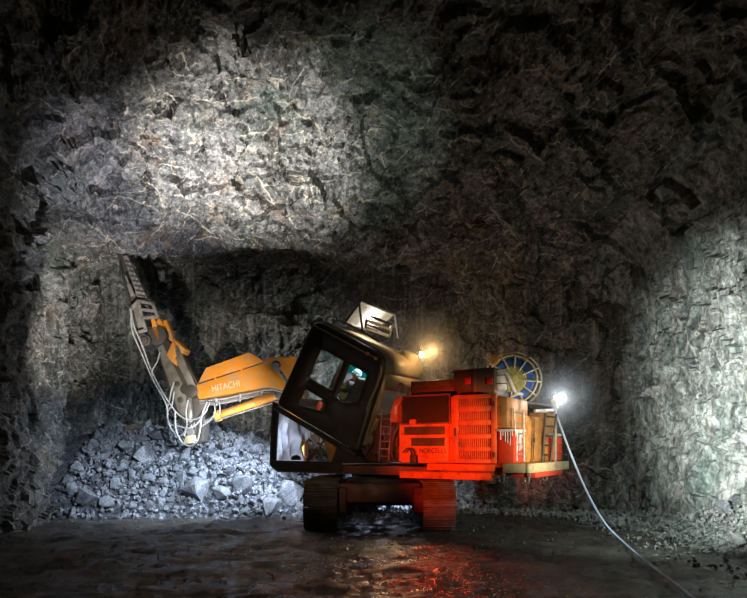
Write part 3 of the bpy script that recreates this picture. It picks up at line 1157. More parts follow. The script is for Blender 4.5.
t0 = UP.pv(419.5, 453.2, 1.336)
t1 = UP.pv(446, 448.2, 1.336)
text_mesh('lettering', 'NORCELLS', t0[0] - t1[0], t1[1] - t0[1], UP.W(t0[0], 1.338, t0[1]), -UP.u, UP.w, M['bletter'], lp)
# right: louvred door
d0, d1 = UP.pv(453.5, 395.5, 1.35), UP.pv(496.5, 463.5, 1.35)
q = P('louvred_door', 'body')
q.span(d0[0], d0[0] - 0.10, 1.29, 1.37, d1[1], d0[1], 0.012)
q.span(d1[0] + 0.10, d1[0], 1.29, 1.37, d1[1], d0[1], 0.012)
rows = [(398.5, 406), (411.5, 420), (425, 434), (438.5, 447), (451, 459)]
edges = [d0[1]] + [UP.pv(475, y, 1.36)[1] for r_ in rows for y in r_] + [d1[1]]
for i in range(0, len(edges), 2):
    q.span(d0[0] - 0.09, d1[0] + 0.09, 1.29, 1.365, edges[i + 1], edges[i], 0.008)
n = 17
for r_ in range(5):
    zt, zb = edges[1 + 2 * r_], edges[2 + 2 * r_]
    for i in range(n + 1):
        x = d0[0] - 0.10 + (d1[0] - d0[0] + 0.20) * i / n
        q.box((x, 1.345, (zt + zb) / 2), (abs(d1[0] - d0[0]) / n * 0.50, 0.014, zt - zb + 0.01), 0.003)
door = q.done()
q = P('vent_backing', 'black', door)
q.span(d0[0] - 0.08, d1[0] + 0.08, 1.296, 1.304, d1[1] + .05, d0[1] - .05, 0.0)
q.done()
q = P('handle', 'dsteel', door)
q.span(d0[0] - 0.03, d0[0] - 0.07, 1.37, 1.40, UP.pv(455, 436, 1.36)[1], UP.pv(455, 428, 1.36)[1], 0.006)
q.done()
for py in (404, 455):
    q = P('hinge', 'dsteel', door)
    z = UP.pv(495, py, 1.36)[1]
    q.cyl((d1[0] + 0.03, 1.375, z - 0.05), (d1[0] + 0.03, 1.375, z + 0.05), 0.016, n=10)
    q.done()

# rounded front corner of the housing with the number
e0 = UP.pv(393, 400, 1.38)
e1 = UP.pv(404, 421, 1.38)
g = [UP.pv(*p, 1.36) for p in ((399, 395), (403, 397.5), (402, 401), (398.5, 407), (397.5, 422), (391, 422), (391.5, 411), (394, 401))]
q = P('corner_fender', 'body')
q.prism(g, 1.05, 1.38, 0.015)
fen = q.done()
p0 = UP.pv(394.6, 414.5, 1.385)
p1 = UP.pv(398.6, 405.5, 1.385)
text_mesh('number', '1', abs(p0[0] - p1[0]) * 0.55, p1[1] - p0[1], UP.W(p0[0], 1.386, p0[1]), -UP.u + UP.w * 0.0, UP.w, M['white'], fen)

# ---- boxes on top of the housing
c0, c1 = UP.pv(410.5, 381.5, 0.95), UP.pv(454, 397, 0.95)
q = P('battery_box', 'tank')
q.span(c0[0], c1[0], 0.35, 0.95, HT - 0.02, c0[1], 0.02)
q.done()
c0, c1 = UP.pv(453, 370.5, 1.0), UP.pv(494.5, 394, 1.0)
q = P('hydraulic_tank', 'tank')
q.span(c0[0], c1[0], 0.25, 1.0, HT - 0.02, c0[1], 0.03)
uu = (c0[0] + c1[0]) / 2
q.span(uu + 0.02, uu - 0.05, 0.98, 1.015, HT, c0[1] - 0.02, 0.006)
q.span(c0[0] + 0.01, c1[0] - 0.01, 0.24, 1.01, c0[1] - 0.045, c0[1] + 0.005, 0.01)
tk_ = q.done()
for px in (467.5, 489.5):
    m0, m1 = UP.pv(px - 3, 378.2, 1.02), UP.pv(px + 3, 384, 1.02)
    q = P('reflector', 'reflector', tk_)
    q.span(m0[0], m1[0], 1.0, 1.02, m1[1], m0[1], 0.008)
    q.done()
# white air cleaner with bent duct at the end of the tank
c0 = UP.pv(500.5, 391, 0.75)
c1 = UP.pv(499.5, 368.5, 0.75)
q = P('air_cleaner', 'white')
ax = Vector((c1[0] - c0[0], 0, c1[1] - c0[1]))
hh = ax.length
q.lathe((c0[0], 0.75, c0[1]), ax, [(0, 0.09), (0.03, 0.125), (hh * .55, 0.135), (hh * .72, 0.125), (hh * .8, 0.10), (hh * .9, 0.105), (hh * 0.97, 0.06), (hh, 0.03)], 22)
ac = q.done()
q = P('air_duct', 'white', ac)
dp = [UP.pv(*p, 0.78) for p in ((502, 372), (506, 374), (509, 380), (512.5, 389), (515, 393))]
q.tube([(a, 0.80 - 0.02 * i, b) for i, (a, b) in enumerate(dp)], 0.042, 12, 5)
q.done()
q = P('clamp', 'dsteel', ac)
for f_ in (0.3, 0.66):
    q.torus(Vector((c0[0], 0.75, c0[1])) + ax * f_, ax, 0.134, 0.010, 24, 6)
q.done()

# ---- rear: counterweight boxes, door, ladders, platform
def rear(px, py, u):
    return UP.pu(px, py, u)


# near chamfered corner box (upper rusty box) and the red tank under it
c0 = rear(498, 396.5, -3.30)
c1 = rear(524, 430, -3.30)
q = P('rear_upper_box', 'ochre')
q.span(-3.27, -3.48, 0.15, 1.33, rear(505, 428, -3.4)[1], rear(505, 397, -3.4)[1], 0.03)
q.done()
q = P('rear_lower_box', 'ochre')
q.span(-3.27, -3.40, -0.05, 1.28, 1.40, rear(505, 428, -3.4)[1], 0.02)
q.done()
q = P('splashed_fender_tank', 'redtank')
z0, z1 = 1.41, rear(505, 430.5, -3.4)[1]
q.span(-3.30, -3.62, 0.78, 1.36, z0, z1, 0.06)
ft = q.done()
q = P('white_splash', 'white', ft)          # dried white runs down from the rim
q.span(-3.28, -3.64, 0.76, 1.38, z1 - 0.02, z1 + 0.025, 0.01)
rr = random.Random(4)
for i in range(13):
    v = 0.82 + i * 0.042
    ln = rr.uniform(0.06, 0.42)
    q.tube([(-3.625, v, z1 + 0.01), (-3.628, v + rr.uniform(-.01, .01), z1 - ln * 0.5), (-3.622, v + rr.uniform(-.02, .02), z1 - ln)], rr.uniform(0.008, 0.016), 6)
for i in range(6):
    x = -3.36 - i * 0.045
    ln = rr.uniform(0.05, 0.3)
    q.tube([(x, 1.365, z1 + 0.01), (x + rr.uniform(-.01, .01), 1.367, z1 - ln * 0.5), (x, 1.362, z1 - ln)], rr.uniform(0.007, 0.013), 6)
q.done()
# tool cabinet standing out at the rear with its plain door
q = P('rear_cabinet', 'ochre')
cu0, cu1 = -3.30, -3.53
za, zb = 1.42, UP.pu(530, 416, -3.53)[1]
vA = UP.pu(523.5, 440, -3.53)[0]
vB = UP.pu(541, 440, -3.53)[0]
q.span(cu0, cu1, vB, vA, za, zb, 0.02)
cab_ = q.done()
q = P('cabinet_door', 'ochre', cab_)
q.span(cu1 + 0.005, cu1 - 0.025, vB + 0.05, vA - 0.05, za + 0.06, zb - 0.05, 0.008)
q.done()
q = P('latch', 'dsteel', cab_)
zz_ = UP.pu(533, 440, -3.55)
q.span(cu1 - 0.02, cu1 - 0.05, zz_[0] - 0.04, zz_[0] + 0.04, zz_[1] - 0.05, zz_[1] + 0.05, 0.01)
q.done()
q = P('far_rear_box', 'ochre')
vC = UP.pu(554, 440, -3.62)[0]
q.span(-3.27, -3.62, vC, vB - 0.02, 1.42, UP.pu(550, 413, -3.62)[1], 0.02)
q.done()


def ladder(name, mat, p_top_l, p_top_r, p_bot_l, p_bot_r, n, r=0.018):
    """Two rails and n rungs between four points in UP coordinates."""
    q = P(name, mat)
    tl, tr, bl, br = map(Vector, (p_top_l, p_top_r, p_bot_l, p_bot_r))
    q.tube([tl, bl], r, 8)
    q.tube([tr, br], r, 8)
    o = q.done()
    for i in range(n):
        t = (i + 0.35) / n
        q = P('rung', mat, o)
        q.tube([tl.lerp(bl, t), tr.lerp(br, t)], r * 0.85, 8)
        q.done()
    return o


def fp(px, py, v, F=UP):
    a, b = F.pv(px, py, v)
    return (a, v, b)


def fu(px, py, u, F=UP):
    a, b = F.pu(px, py, u)
    return (u, a, b)


ladder('access_ladder', 'white', fp(513.8, 408.5, 1.22), fp(523.5, 410, 1.22), fp(517, 461, 1.22), fp(524, 461, 1.22), 5)
ladder('rear_ladder', 'dsteel', fp(546, 413, .35), fp(556.5, 414, .35), fp(542.5, 461, .35), fp(550.5, 461, .35), 5, 0.022)
q = P('rear_platform', 'ochre')
q.span(-3.27, -3.86, -1.25, 1.40, 1.34, 1.42, 0.01)
pf = q.done()
q = P('edge_plank', 'cream', pf)
pa, pb = UP.pv(503, 468, 1.43), (-3.86, 0)
q.span(pa[0], -3.86, 1.40, 1.46, 1.25, 1.42, 0.012)
q.span(-3.86, -3.92, -1.25, 1.46, 1.25, 1.42, 0.012)
q.done()
q = P('lower_rail', 'redtank', pf)
q.span(-3.5, -3.96, -0.6, 1.2, 1.16, 1.25, 0.012)
q.done()
for u_, v_ in ((-3.42, 1.36), (-3.84, 1.2), (-3.84, 0.1)):
    q = P('hook', 'steel', pf)
    q.tube([(u_, v_, 1.26), (u_, v_, 1.12), (u_ + .02, v_, 1.07), (u_ + .07, v_, 1.07), (u_ + .08, v_, 1.12)], 0.018, 8, 3)
    q.span(u_ - .03, u_ + .03, v_ - .03, v_ + .03, 1.18, 1.27, 0.006)
    q.done()

# lamp post at the platform corner, cable guide on it
lp2 = fu(556, 398.5, -3.80)
q = P('lamp_post', 'cream')
q.tube([(-3.80, lp2[1] + 0.06, 1.40), (-3.80, lp2[1] + 0.06, lp2[2] + 0.02)], 0.03, 10)
post = q.done()
q = P('cable_guide', 'cream', post)
q.span(-3.74, -3.86, lp2[1] + 0.02, lp2[1] + 0.14, lp2[2] - 0.22, lp2[2] - 0.02, 0.015)
q.done()
q = P('guide_arm', 'white', post)
ga = fu(535, 411, -3.6)
gb = fu(554, 410.5, -3.80)
q.tube([ga, gb], 0.034, 8)
q.done()
q = P('work_lamp', 'dsteel', post)
lc = Vector(lp2)
dirl = Vector((-0.6, 0.5, 0.0)).normalized()
q.lathe(lc - dirl * 0.10, dirl, [(0, 0.03), (0.03, 0.055), (0.10, 0.06)], 14)
q.done()
q = P('lamp_bulb', 'lamp_cool', post)
q.lathe(lc, dirl, [(0, 0.056), (0.02, 0.054), (0.035, 0.034), (0.044, 0.004)], 14)
q.done()
LAMP2 = UP.W(*(lc + dirl * 0.13))

# ---- cable reel above the rear, its face turned towards the tunnel mouth
rc = at(512, 380, UP.W(-2.85, -0.5, 3.1).y)
RF = Frame(rc, (-math.cos(.12), math.sin(.12), 0), (-math.sin(.12), -math.cos(.12), 0), (0, 0, 1))
q = P('cable_reel', 'cream', F=RF)
q.torus((0, 0.16, 0), (0, 1, 0), 0.50, 0.020, 56, 8)
q.torus((-0.035, -0.14, 0.02), (0, 1, 0), 0.595, 0.020, 56, 8)
reel = q.done()
for i in range(12):
    a = 2 * PI * i / 12 + 0.1
    q = P('spoke', 'cream', reel, RF)
    c, s_ = math.cos(a), math.sin(a)
    q.tube([(c * .22, .17, s_ * .22), (c * .50, .16, s_ * .50)], 0.020, 6)
    q.tube([(c * .50, .16, s_ * .50), (c * .595 - .035, -.14, s_ * .595 + .02)], 0.018, 6)
    q.done()
q = P('hub_disc', 'hub', reel, RF)
q.lathe((0, -0.14, 0), (0, 1, 0), [(0, .29), (.29, .29), (.31, .27), (.315, .10), (.35, .09), (.36, .02)], 36)
for i in range(6):
    a = 2 * PI * i / 6
    q.tube([(math.cos(a) * .10, .178, math.sin(a) * .10), (math.cos(a) * .26, .178, math.sin(a) * .26)], 0.006, 5)
q.done()
q = P('wound_cable', 'blue', reel, RF)
for k, r_ in enumerate((.32, .36, .40, .43)):
    for y in (-0.10, -0.055, -0.01, 0.035, 0.08, 0.12):
        if k == 3 and y in (-0.10, 0.12):
            continue
        q.torus((0, y, 0), (0, 1, 0), r_, 0.024, 48, 6)
q.done()
q = P('reel_bracket', 'ochre', reel, RF)
q.box((-0.02, -0.22, -0.30), (0.14, 0.08, 0.75), 0.015)
q.cyl((0, -0.26, 0), (0, 0.20, 0), 0.05, n=14)
q.done()
q = P('reel_motor', 'ochre', reel, RF)
q.cyl((0.36, 0.02, 0.40), (0.40, 0.26, 0.42), 0.10, n=18, bev=0.015)
q.done()
q = P('feed_arm', 'white')
q.tube([fp(512, 396, .55), fp(518, 393.5, .55), fp(522, 394.5, .45)], 0.035, 8, 3)
q.done()

# ---- dark bay between cab and housing: ladder, valves, hoses
q = P('pump_bay', 'frame')
ba, bb = UP.pv(366, 420, 1.0)[0], UP.pv(400, 420, 1.0)[0]
q.span(ba, bb - 0.05, -0.3, 0.98, 1.40, UP.pv(380, 414, 1.0)[1], 0.03)
q.done()
rr = random.Random(12)
q = P('control_valve', 'frame')
for i in range(6):
    x = ba + (bb - ba) * (i + 0.5) / 6
    z = 1.5 + rr.uniform(0.0, 0.25)
    q.span(x - 0.07, x + 0.05, 0.97, 1.10 + rr.uniform(0, .08), z, z + rr.uniform(0.1, 0.22), 0.015)
    q.cyl((x, 1.08, z + .05), (x, 1.2, z + .05), 0.022, n=10)
q.done()
for i in range(7):
    x = ba + (bb - ba) * (i + 0.5) / 7
    q = P('hydraulic_hose', 'frame')
    q.tube([(x, 1.02, 1.42), (x + rr.uniform(-.08, .08), 1.2, 1.55), (x + rr.uniform(-.12, .12), 1.22, 1.8), (x + rr.uniform(-.1, .1), 1.08, 2.05), (x + rr.uniform(-.1, .1), 0.9, 2.15)], 0.02, 8, 4)
    q.done()
ladder('step_ladder', 'steel', fp(382, 409, 1.35), fp(391.5, 409.5, 1.35), fp(379, 461, 1.35), fp(388.5, 461, 1.35), 7, 0.014)
q = P('handrail', 'steel')
q.tube([fp(398, 400, 1.15), fp(398.5, 388, 1.15), fp(400, 384, 1.15), fp(403.5, 385, 1.15), fp(406, 392, 1.15), fp(407, 397, 1.15)], 0.022, 8, 4)
q.done()
q = P('antenna', 'black', F=CAB)
aa = CAB.pv(400, 345, 0.45)
ab = CAB.pv(415, 318, 0.45)
q.tube([(aa[0], .45, aa[1]), (ab[0], .45, ab[1])], 0.008, 6)
q.done()

# ------------------------------------------------------------------ cab
VN, VF = 1.40, -0.42


def cp(px, py, v=CV):
    return CAB.pv(px, py, v)


FB, FT0, FT, RT, RB = cp(275, 405), cp(308.5, 332), cp(315, 324), cp(382, 361), cp(356, 453)
DOME = 0.14
# the side outline; the upper corners are generously rounded, roof dome above the side strip
ft = (FT0[0] + 0.0, FT[1] + DOME)
rt = (RT[0] - 0.10, RT[1] + DOME)
OUT = round_poly([FB, (FT0[0], FT[1] + DOME), (RT[0] - 0.06, RT[1] + DOME), (RB[0] - 0.02, RB[1])], [0.16, 0.32, 0.36, 0.16], 8)
KN = 9           # points per corner


def inset(poly, d):
    out = []
    n = len(poly)
    for i in range(n):
        a, b, c = Vector(poly[i - 1]), Vector(poly[i]), Vector(poly[(i + 1) % n])
        e1, e2 = (b - a), (c - b)
        nrm = Vector((0, 0))
        for e in (e1, e2):
            if e.length > 1e-6:
                nrm += Vector((-e.y, e.x)).normalized()
        nrm.normalize()
        out.append((b.x + nrm.x * d, b.y + nrm.y * d))
    return out


area = sum(OUT[i - 1][0] * OUT[i][1] - OUT[i][0] * OUT[i - 1][1] for i in range(len(OUT)))
SG = 1 if area > 0 else -1
RINGS = [(VF, 0.06), (VF + 0.02, 0.025), (VF + 0.10, 0.0), (VN - 0.10, 0.0), (VN - 0.02, 0.025), (VN, 0.06)]
loops = [(v, inset(OUT, SG * d)) for v, d in RINGS]


def px_poly(pts, rad, v=CV):
    return round_poly([cp(x, y, v) for x, y in pts], rad, 4)


W1 = px_poly([(321.5, 348.5), (344, 360.8), (333, 391.5), (308.8, 377.5)], 0.07)
W2 = px_poly([(349.8, 364), (367.5, 374), (358, 402.8), (341.5, 402.2), (336.2, 396)], [0.05, 0.06, 0.07, 0.06, 0.05])
W3 = px_poly([(305.5, 388), (326.8, 402), (324, 410.8), (318, 410.6), (298, 405)], [0.05, 0.06, 0.05, 0.04, 0.05])
W4 = px_poly([(380.2, 376.5), (382.6, 376.8), (372, 401.5), (369.6, 401)], 0.01)

shell = MB(CAB)
n = len(OUT)
# hull between the two sides: corner c of OUT covers indices c*KN .. c*KN+KN-1
straight_front = (0 * KN + KN - 1, 1 * KN)          # FB -> FT
straight_rear = (2 * KN + KN - 1, 3 * KN)           # RT -> RB
vs = []
for v, lp_ in loops:
    vs += [(p[0], v, p[1]) for p in lp_]
fs = []
for k in range(len(loops) - 1):
    for i in range(n):
        j = (i + 1) % n
        if k == 2 and i in (straight_front[0], straight_rear[0]):
            continue
        fs.append((k * n + i, k * n + j, (k + 1) * n + j, (k + 1) * n + i))
shell.add(vs, fs)


def flat_panel(mb, outer3, holes_uv, o, ax, ay):
    """A planar panel (outer ring of 3D points) with holes given in (ax, ay) coordinates about o."""
    o, ax, ay = Vector(o), Vector(ax), Vector(ay)
    ou = [((Vector(p) - o).dot(ax), (Vector(p) - o).dot(ay)) for p in outer3]
    pts, faces = fill2d(ou, holes_uv)
    mb.add([o + ax * a + ay * b for a, b in pts], faces)


# near side with its windows; far side with two large openings
sideN = [(p[0], VN, p[1]) for p in loops[-1][1]]
flat_panel(shell, sideN, [W1, W2, W3, W4], (0, VN, 0), (1, 0, 0), (0, 0, 1))
sideF = [(p[0], VF, p[1]) for p in loops[0][1]]
FW1 = round_poly([(1.30, 0.85), (2.16, 0.85), (2.10, 1.80), (1.30, 1.80)], 0.09, 4)
flat_panel(shell, sideF, [FW1], (0, VF, 0), (1, 0, 0), (0, 0, 1))
# rear and front wall panels, each with a window
for (i0, i1), (h0, h1, g0, g1) in ((straight_rear, (0.20, 0.62, 0.10, 0.78)), (straight_front, (0.05, 0.93, 0.05, 0.95))):
    A, B = OUT[i0], OUT[i1]
    a3, b3 = Vector((A[0], VN - 0.10, A[1])), Vector((B[0], VN - 0.10, B[1]))
    ey = (b3 - a3)
    ln = ey.length
    ey.normalize()
    wv = (VN - 0.10) - (VF + 0.10)
    ring4 = [a3, b3, b3 - Vector((0, wv, 0)), a3 - Vector((0, wv, 0))]
    hole = round_poly([(wv * g0, ln * h0), (wv * g1, ln * h0), (wv * g1, ln * h1), (wv * g0, ln * h1)], 0.09, 4)
    flat_panel(shell, ring4, [hole], a3, (0, -1, 0), ey)
    if i0 == straight_rear[0]:
        REAR = (a3, ey, ln, wv, h0, h1, g0, g1)
    else:
        FRONT = (a3, ey, ln, wv, h0, h1, g0, g1)
bm = bmesh.new()
tmp = bpy.data.meshes.new('tmp')
tmp.from_pydata([tuple(p) for p in shell.v], [], shell.f)
bm.from_mesh(tmp)
bmesh.ops.remove_doubles(bm, verts=bm.verts, dist=0.0008)
bmesh.ops.recalc_face_normals(bm, faces=bm.faces)
bm.verts.index_update()
shell.v = [v.co.copy() for v in bm.verts]
shell.f = [tuple(v.index for v in f.verts) for f in bm.faces]
bm.free()
bpy.data.meshes.remove(tmp)
CABO = shell.build('tilted_cab', M['dark'], RIG, 14, 0.035)
tag(CABO, 'dark tilting cab')

# tan painted rear and roof skin of the cab
skin = MB(CAB)
rng_ = [i % n for i in range(1 * KN + 5, 3 * KN + 1)]
lps = [(v, inset(OUT, SG * (d - 0.008))) for v, d in ((VN - 0.14, 0.0), (VF + 0.10, 0.0))]
a3, ey, ln, wv, h0, h1, g0, g1 = REAR
nr_ = Vector((0, 1, 0)).cross(ey).normalized()
if nr_.x > 0:
    nr_ = -nr_
def skin_strip(vn, vf, seq):
    lo = inset(OUT, SG * -0.012)
    vv = [(lo[i][0], vn, lo[i][1]) for i in seq] + [(lo[i][0], vf, lo[i][1]) for i in seq]
    m_ = len(seq)
    skin.add(vv, [(k, k + 1, m_ + k + 1, m_ + k) for k in range(m_ - 1)])
skin_strip(VN - 0.10, VF + 0.06, [i for i in range(1 * KN + 6, 2 * KN + KN)])
ro = a3 + nr_ * 0.012
ring4 = [ro, ro + ey * ln * 0.98, ro + ey * ln * 0.98 - Vector((0, wv + .04, 0)), ro - Vector((0, wv + .04, 0))]
hole = round_poly([(wv * g0 + .015, ln * h0 + .015), (wv * g1 - .015, ln * h0 + .015), (wv * g1 - .015, ln * h1 - .015), (wv * g0 + .015, ln * h1 - .015)], 0.09, 4)
flat_panel(skin, ring4, [hole], ro, (0, -1, 0), ey)
sk = skin.build('roof_and_rear_skin', M['cabtan'], CABO, 40, 0.012)
tag(sk, 'tan roof and rear skin of the cab')

# panes
def pane(poly, v, name='window_pane', mat='glass', th=0.008):
    q = P(name, mat, CABO, CAB)
    q.prism(poly, v - th / 2, v + th / 2, 0)
    return q.done()


for w_ in (W1, W2, W3, W4):
    pane(w_, VN - 0.02)
for w_ in (FW1,):
    pane(w_, VF + 0.02)
q = P('rear_window_pane', 'glass', CABO, CAB)
c_ = a3 - nr_ * 0.02 + ey * (ln * (h0 + h1) / 2) - Vector((0, wv * (g0 + g1) / 2, 0))
Rm = Matrix((ey, Vector((0, 1, 0)), nr_)).transposed()
q.box(c_, (ln * (h1 - h0), wv * (g1 - g0), 0.008), 0, Rm)
q.done()
fa, fe, fl, fw_, fh0, fh1, fg0, fg1 = FRONT
fn = Vector((0, 1, 0)).cross(fe).normalized()
if fn.x < 0:
    fn = -fn
q = P('windscreen', 'glass', CABO, CAB)
q.box(fa - fn * 0.02 + fe * (fl * (fh0 + fh1) / 2) - Vector((0, fw_ * (fg0 + fg1) / 2, 0)), (fl * (fh1 - fh0), fw_ * (fg1 - fg0), 0.008), 0, Matrix((fe, Vector((0, 1, 0)), fn)).transposed())
q.done()
# window seals
def seal(poly, v, mat='dsteel', r=0.010):
    q = P('window_seal', mat, CABO, CAB)
    pts = [(p[0], v, p[1]) for p in poly]
    q.tube(pts + [pts[0]], r, 6)
    q.done()
for w_ in (W1, W2, W3):
    seal(w_, VN + 0.004)
# teal sun strip across the top of the second window
s4 = px_poly([(347, 362), (369, 374.5), (366.5, 381.5), (344.5, 369.5)], 0.02, VF + 0.12)
pane(s4, VF + 0.12, 'sun_strip', 'teal', 0.006)
# strip along the roof edge, sill rail, mirrors and door furniture
q = P('roof_gutter', 'cabtan', CABO, CAB)
ga_, gb_ = cp(313.8, 325.2), cp(378, 359.5)
q.tube([(ga_[0], VN + .012, ga_[1]), (gb_[0], VN + .012, gb_[1])], 0.016, 8)
q.done()
q = P('sill_rail', 'dark', CABO, CAB)
sa, sb = cp(276, 407), cp(356, 454.5)
q.box(((sa[0] + sb[0]) / 2, VN - 0.02, (sa[1] + sb[1]) / 2 - 0.02), (abs(sa[0] - sb[0]), 0.12, 0.10), 0.02)
q.done()
q = P('door_handle', 'dsteel', CABO, CAB)
da, db = cp(307.5, 383), cp(312, 385.5)
q.tube([(da[0], VN + .03, da[1]), (db[0], VN + .03, db[1])], 0.014, 6)
q.done()
for (xa, ya) in ((368, 354), (376, 358.5)):  # raised orange discs standing in for two reflections on the cab side
    q = P('amber_reflection', 'orange', CABO, CAB)
    c_ = cp(xa, ya)
    q.lathe((c_[0], VN - 0.02, c_[1]), (0, 1, 0), [(0, .038), (.05, .038), (.065, .025), (.07, .005)], 16)
    q.done()
q = P('grab_bar', 'cabtan', CABO, CAB)
pts = [cp(*p) for p in ((380.5, 366), (382.5, 371), (381, 379), (370, 404), (366.5, 411))]
q.tube([(a, VN + (0.0 if i in (0, 4) else 0.05), b) for i, (a, b) in enumerate(pts)], 0.016, 8, 4)
q.done()
for px, py in ((335, 319.5), ):
    q = P('lifting_eye', 'steel', CABO, CAB)
    c_ = CAB.pv(px, py, 1.1)
    q.torus((c_[0], 1.1, c_[1] + 0.0), (0, 1, 0), 0.055, 0.017, 20, 8)
    q.done()
q = P('roof_rail', 'steel', CABO, CAB)
pts = [CAB.pv(*p, 1.22) for p in ((338, 320.5), (346, 323), (362, 331), (375, 339.5), (379, 342))]
q.tube([(a, 1.22, b) for a, b in pts], 0.02, 8, 3)
q.done()
# rear corner: beacon lamp bracket
q = P('rear_corner_bulge', 'cabtan', CABO, CAB)
ca_ = CAB.pv(409, 353, 0.0)
cb_ = CAB.pv(402, 376, 0.0)
q.lathe((cb_[0], 0.0, cb_[1]), (ca_[0] - cb_[0], 0, ca_[1] - cb_[1]), [(0, .20), (.04, .24), (.46, .24), (.54, .20), (.57, .08)], 24)
q.done()
l1 = CAB.pv(421, 354.5, -0.15)
lc1 = Vector((l1[0], -0.15, l1[1]))
q = P('work_lamp', 'dsteel', CABO, CAB)
dv = CAB.M().to_3x3().inverted() @ Vector((0.75, -0.6, -0.1)).normalized()
q.lathe(lc1 - dv * 0.12, dv, [(0, .03), (.04, .065), (.115, .07)], 16)
q.tube([lc1 - dv * 0.10, lc1 - dv * 0.16 + Vector((0.08, 0, -.06))], 0.02, 6)
q.done()
q = P('lamp_bulb', 'lamp_warm', CABO, CAB)
q.lathe(lc1, dv, [(0, .062), (.02, .060), (.04, .038), (.048, .004)], 16)
q.done()
LAMP1 = CAB.W(*(lc1 + dv * 0.07))

# falling-object guard on the roof
GV, GF = 1.15, -0.05
gA, gB, gC, gD = fp(344.8, 323, GV, CAB), fp(360.8, 301.5, GV, CAB), fp(362.5, 331, GV, CAB), fp(358, 307, GV, CAB)
hB = fp(395.2, 314, GF, CAB)
hC = fp(398.2, 339, GF, CAB)
hA = (gA[0], GF, gA[2])
q = P('roof_guard', 'dsteel', F=CAB)
q.tube([gA, gB], 0.026, 8)
q.tube([gB, hB], 0.026, 8)
q.tube([fp(359.3, 304, GV, CAB), gC], 0.024, 8)
q.tube([hB, hC], 0.034, 8)
q.tube([hA, hB], 0.024, 8)
q.tube([gA, hA], 0.024, 8)
rg = q.done()
q = P('guard_panel', 'panel', rg, CAB)
va, vb = Vector(gB), Vector(hB)
dn = (Vector(gA) - va)
dn2 = (Vector(hA) - vb)
A_, B_, C_, D_ = va + dn * .06, vb + dn2 * .06, vb + dn2 * .97, va + dn * .97
nn = (B_ - A_).cross(D_ - A_).normalized() * 0.008
q.add([A_, B_, C_, D_, A_ + nn, B_ + nn, C_ + nn, D_ + nn], [(0, 1, 2, 3), (7, 6, 5, 4), (0, 4, 5, 1), (1, 5, 6, 2), (2, 6, 7, 3), (3, 7, 4, 0)])
q.done()
for i, (x0_, y0_, x1_, y1_) in enumerate(((370, 316, 392, 325), (367.5, 320.5, 391, 329.5), (366.5, 324, 389.5, 333), (366, 327.5, 388, 336))):
    q = P('louvre_bar', 'white' if i % 2 else 'dsteel', rg, CAB)
    q.tube([fp(x0_, y0_, 0.75, CAB), fp(x1_, y1_, 0.35, CAB)], 0.030, 8)
    q.done()
q = P('louvre_end', 'steel', rg, CAB)
q.tube([fp(366.5, 319, 0.77, CAB), fp(365.5, 328.5, 0.77, CAB)], 0.03, 8)
q.tube([fp(392, 324, 0.33, CAB), fp(389, 336.5, 0.33, CAB)], 0.03, 8)
q.done()
RIGLIGHT = CAB.W(*(Vector(fp(377, 314, 0.55, CAB)) ))

# inside the cab: seat, lining, console, dome light
q = P('inner_lining', 'lining', CABO, CAB)
il = px_poly([(349, 360), (378, 376), (362, 420), (334, 404)], 0.05, VF + 0.06)
q.prism(il, VF + 0.05, VF + 0.07, 0.004)
q.done()
sb_ = [cp(*p, 0.75) for p in ((362.5, 377), (366, 380), (356, 410), (345, 409), (341, 404.5), (352, 402.5))]
q = P('operator_seat', 'seat', CABO, CAB)
q.prism(sb_, 0.50, 1.0, 0.05)
q.done()
q = P('window_post', 'black', CABO, CAB)
wp = [cp(*p, 0.2) for p in ((346, 357), (350, 360), (337, 398), (333, 396))]
q.prism(wp, 0.16, 0.24, 0.01)
q.done()
q = P('console', 'lining', CABO, CAB)
cs = [cp(*p, 0.45) for p in ((338, 392), (343, 395), (340, 405), (332, 403))]
q.prism(cs, 0.35, 0.55, 0.02)
q.tube([fp(339, 394, .45, CAB), fp(336, 388, .45, CAB)], 0.014, 8)
q.done()
q = P('dome_lamp', 'dome', CABO, CAB)
dl = (1.05, 2.06)
q.lathe((dl[0], 0.7, dl[1]), (0, 0, -1), [(0, .06), (.015, .06), (.03, .03), (.032, .003)], 16)
q.done()
DOMEL = CAB.W(dl[0], 0.7, dl[1] - 0.08)

# under the cab: front skirt, plastic sheeting, tilt cylinders, bracket, box
q = P('cab_base_post', 'dark')
pst = [UP.pv(*p, 1.2) for p in ((273.5, 402), (278, 404), (276, 430), (274.5, 462), (270.5, 462), (271.5, 425))]
q.prism(pst, 1.12, 1.24, 0.012)
q.done()
nx, nz = 36, 26
q = MB(WORLD)
vs, fs = [], []
tl_, tr_, bl_, br_ = (fp(275, 408, .75), fp(306, 421, .75), fp(271.5, 463, .75), fp(304, 463, .75))
rr = random.Random(3)
ph = [rr.uniform(0, 6) for _ in range(6)]
for i in range(nx + 1):
    for j in range(nz + 1):
        s_, t_ = i / nx, j / nz
        p = (Vector(tl_).lerp(Vector(tr_), s_)).lerp(Vector(bl_).lerp(Vector(br_), s_), t_)
        d_ = 0.09 * math.sin(s_ * 9 + ph[0] + t_ * 2.5) * (0.3 + t_) + 0.05 * math.sin(s_ * 21 + ph[1] - t_ * 5) + 0.05 * math.sin(t_ * 9 + s_ * 6 + ph[2]) + 0.02 * math.sin(s_ * 40 + t_ * 12 + ph[3])
        vs.append(UP.W(p.x + 0.03 * math.sin(t_ * 7 + ph[4]), p.y + d_, p.z))
for i in range(nx):
    for j in range(nz):
        a = i * (nz + 1) + j
        fs.append((a, a + 1, a + nz + 2, a + nz + 1))
q.add(vs, fs)
q.build('plastic_sheeting', M['plastic'], RIG, 80, 0.006)
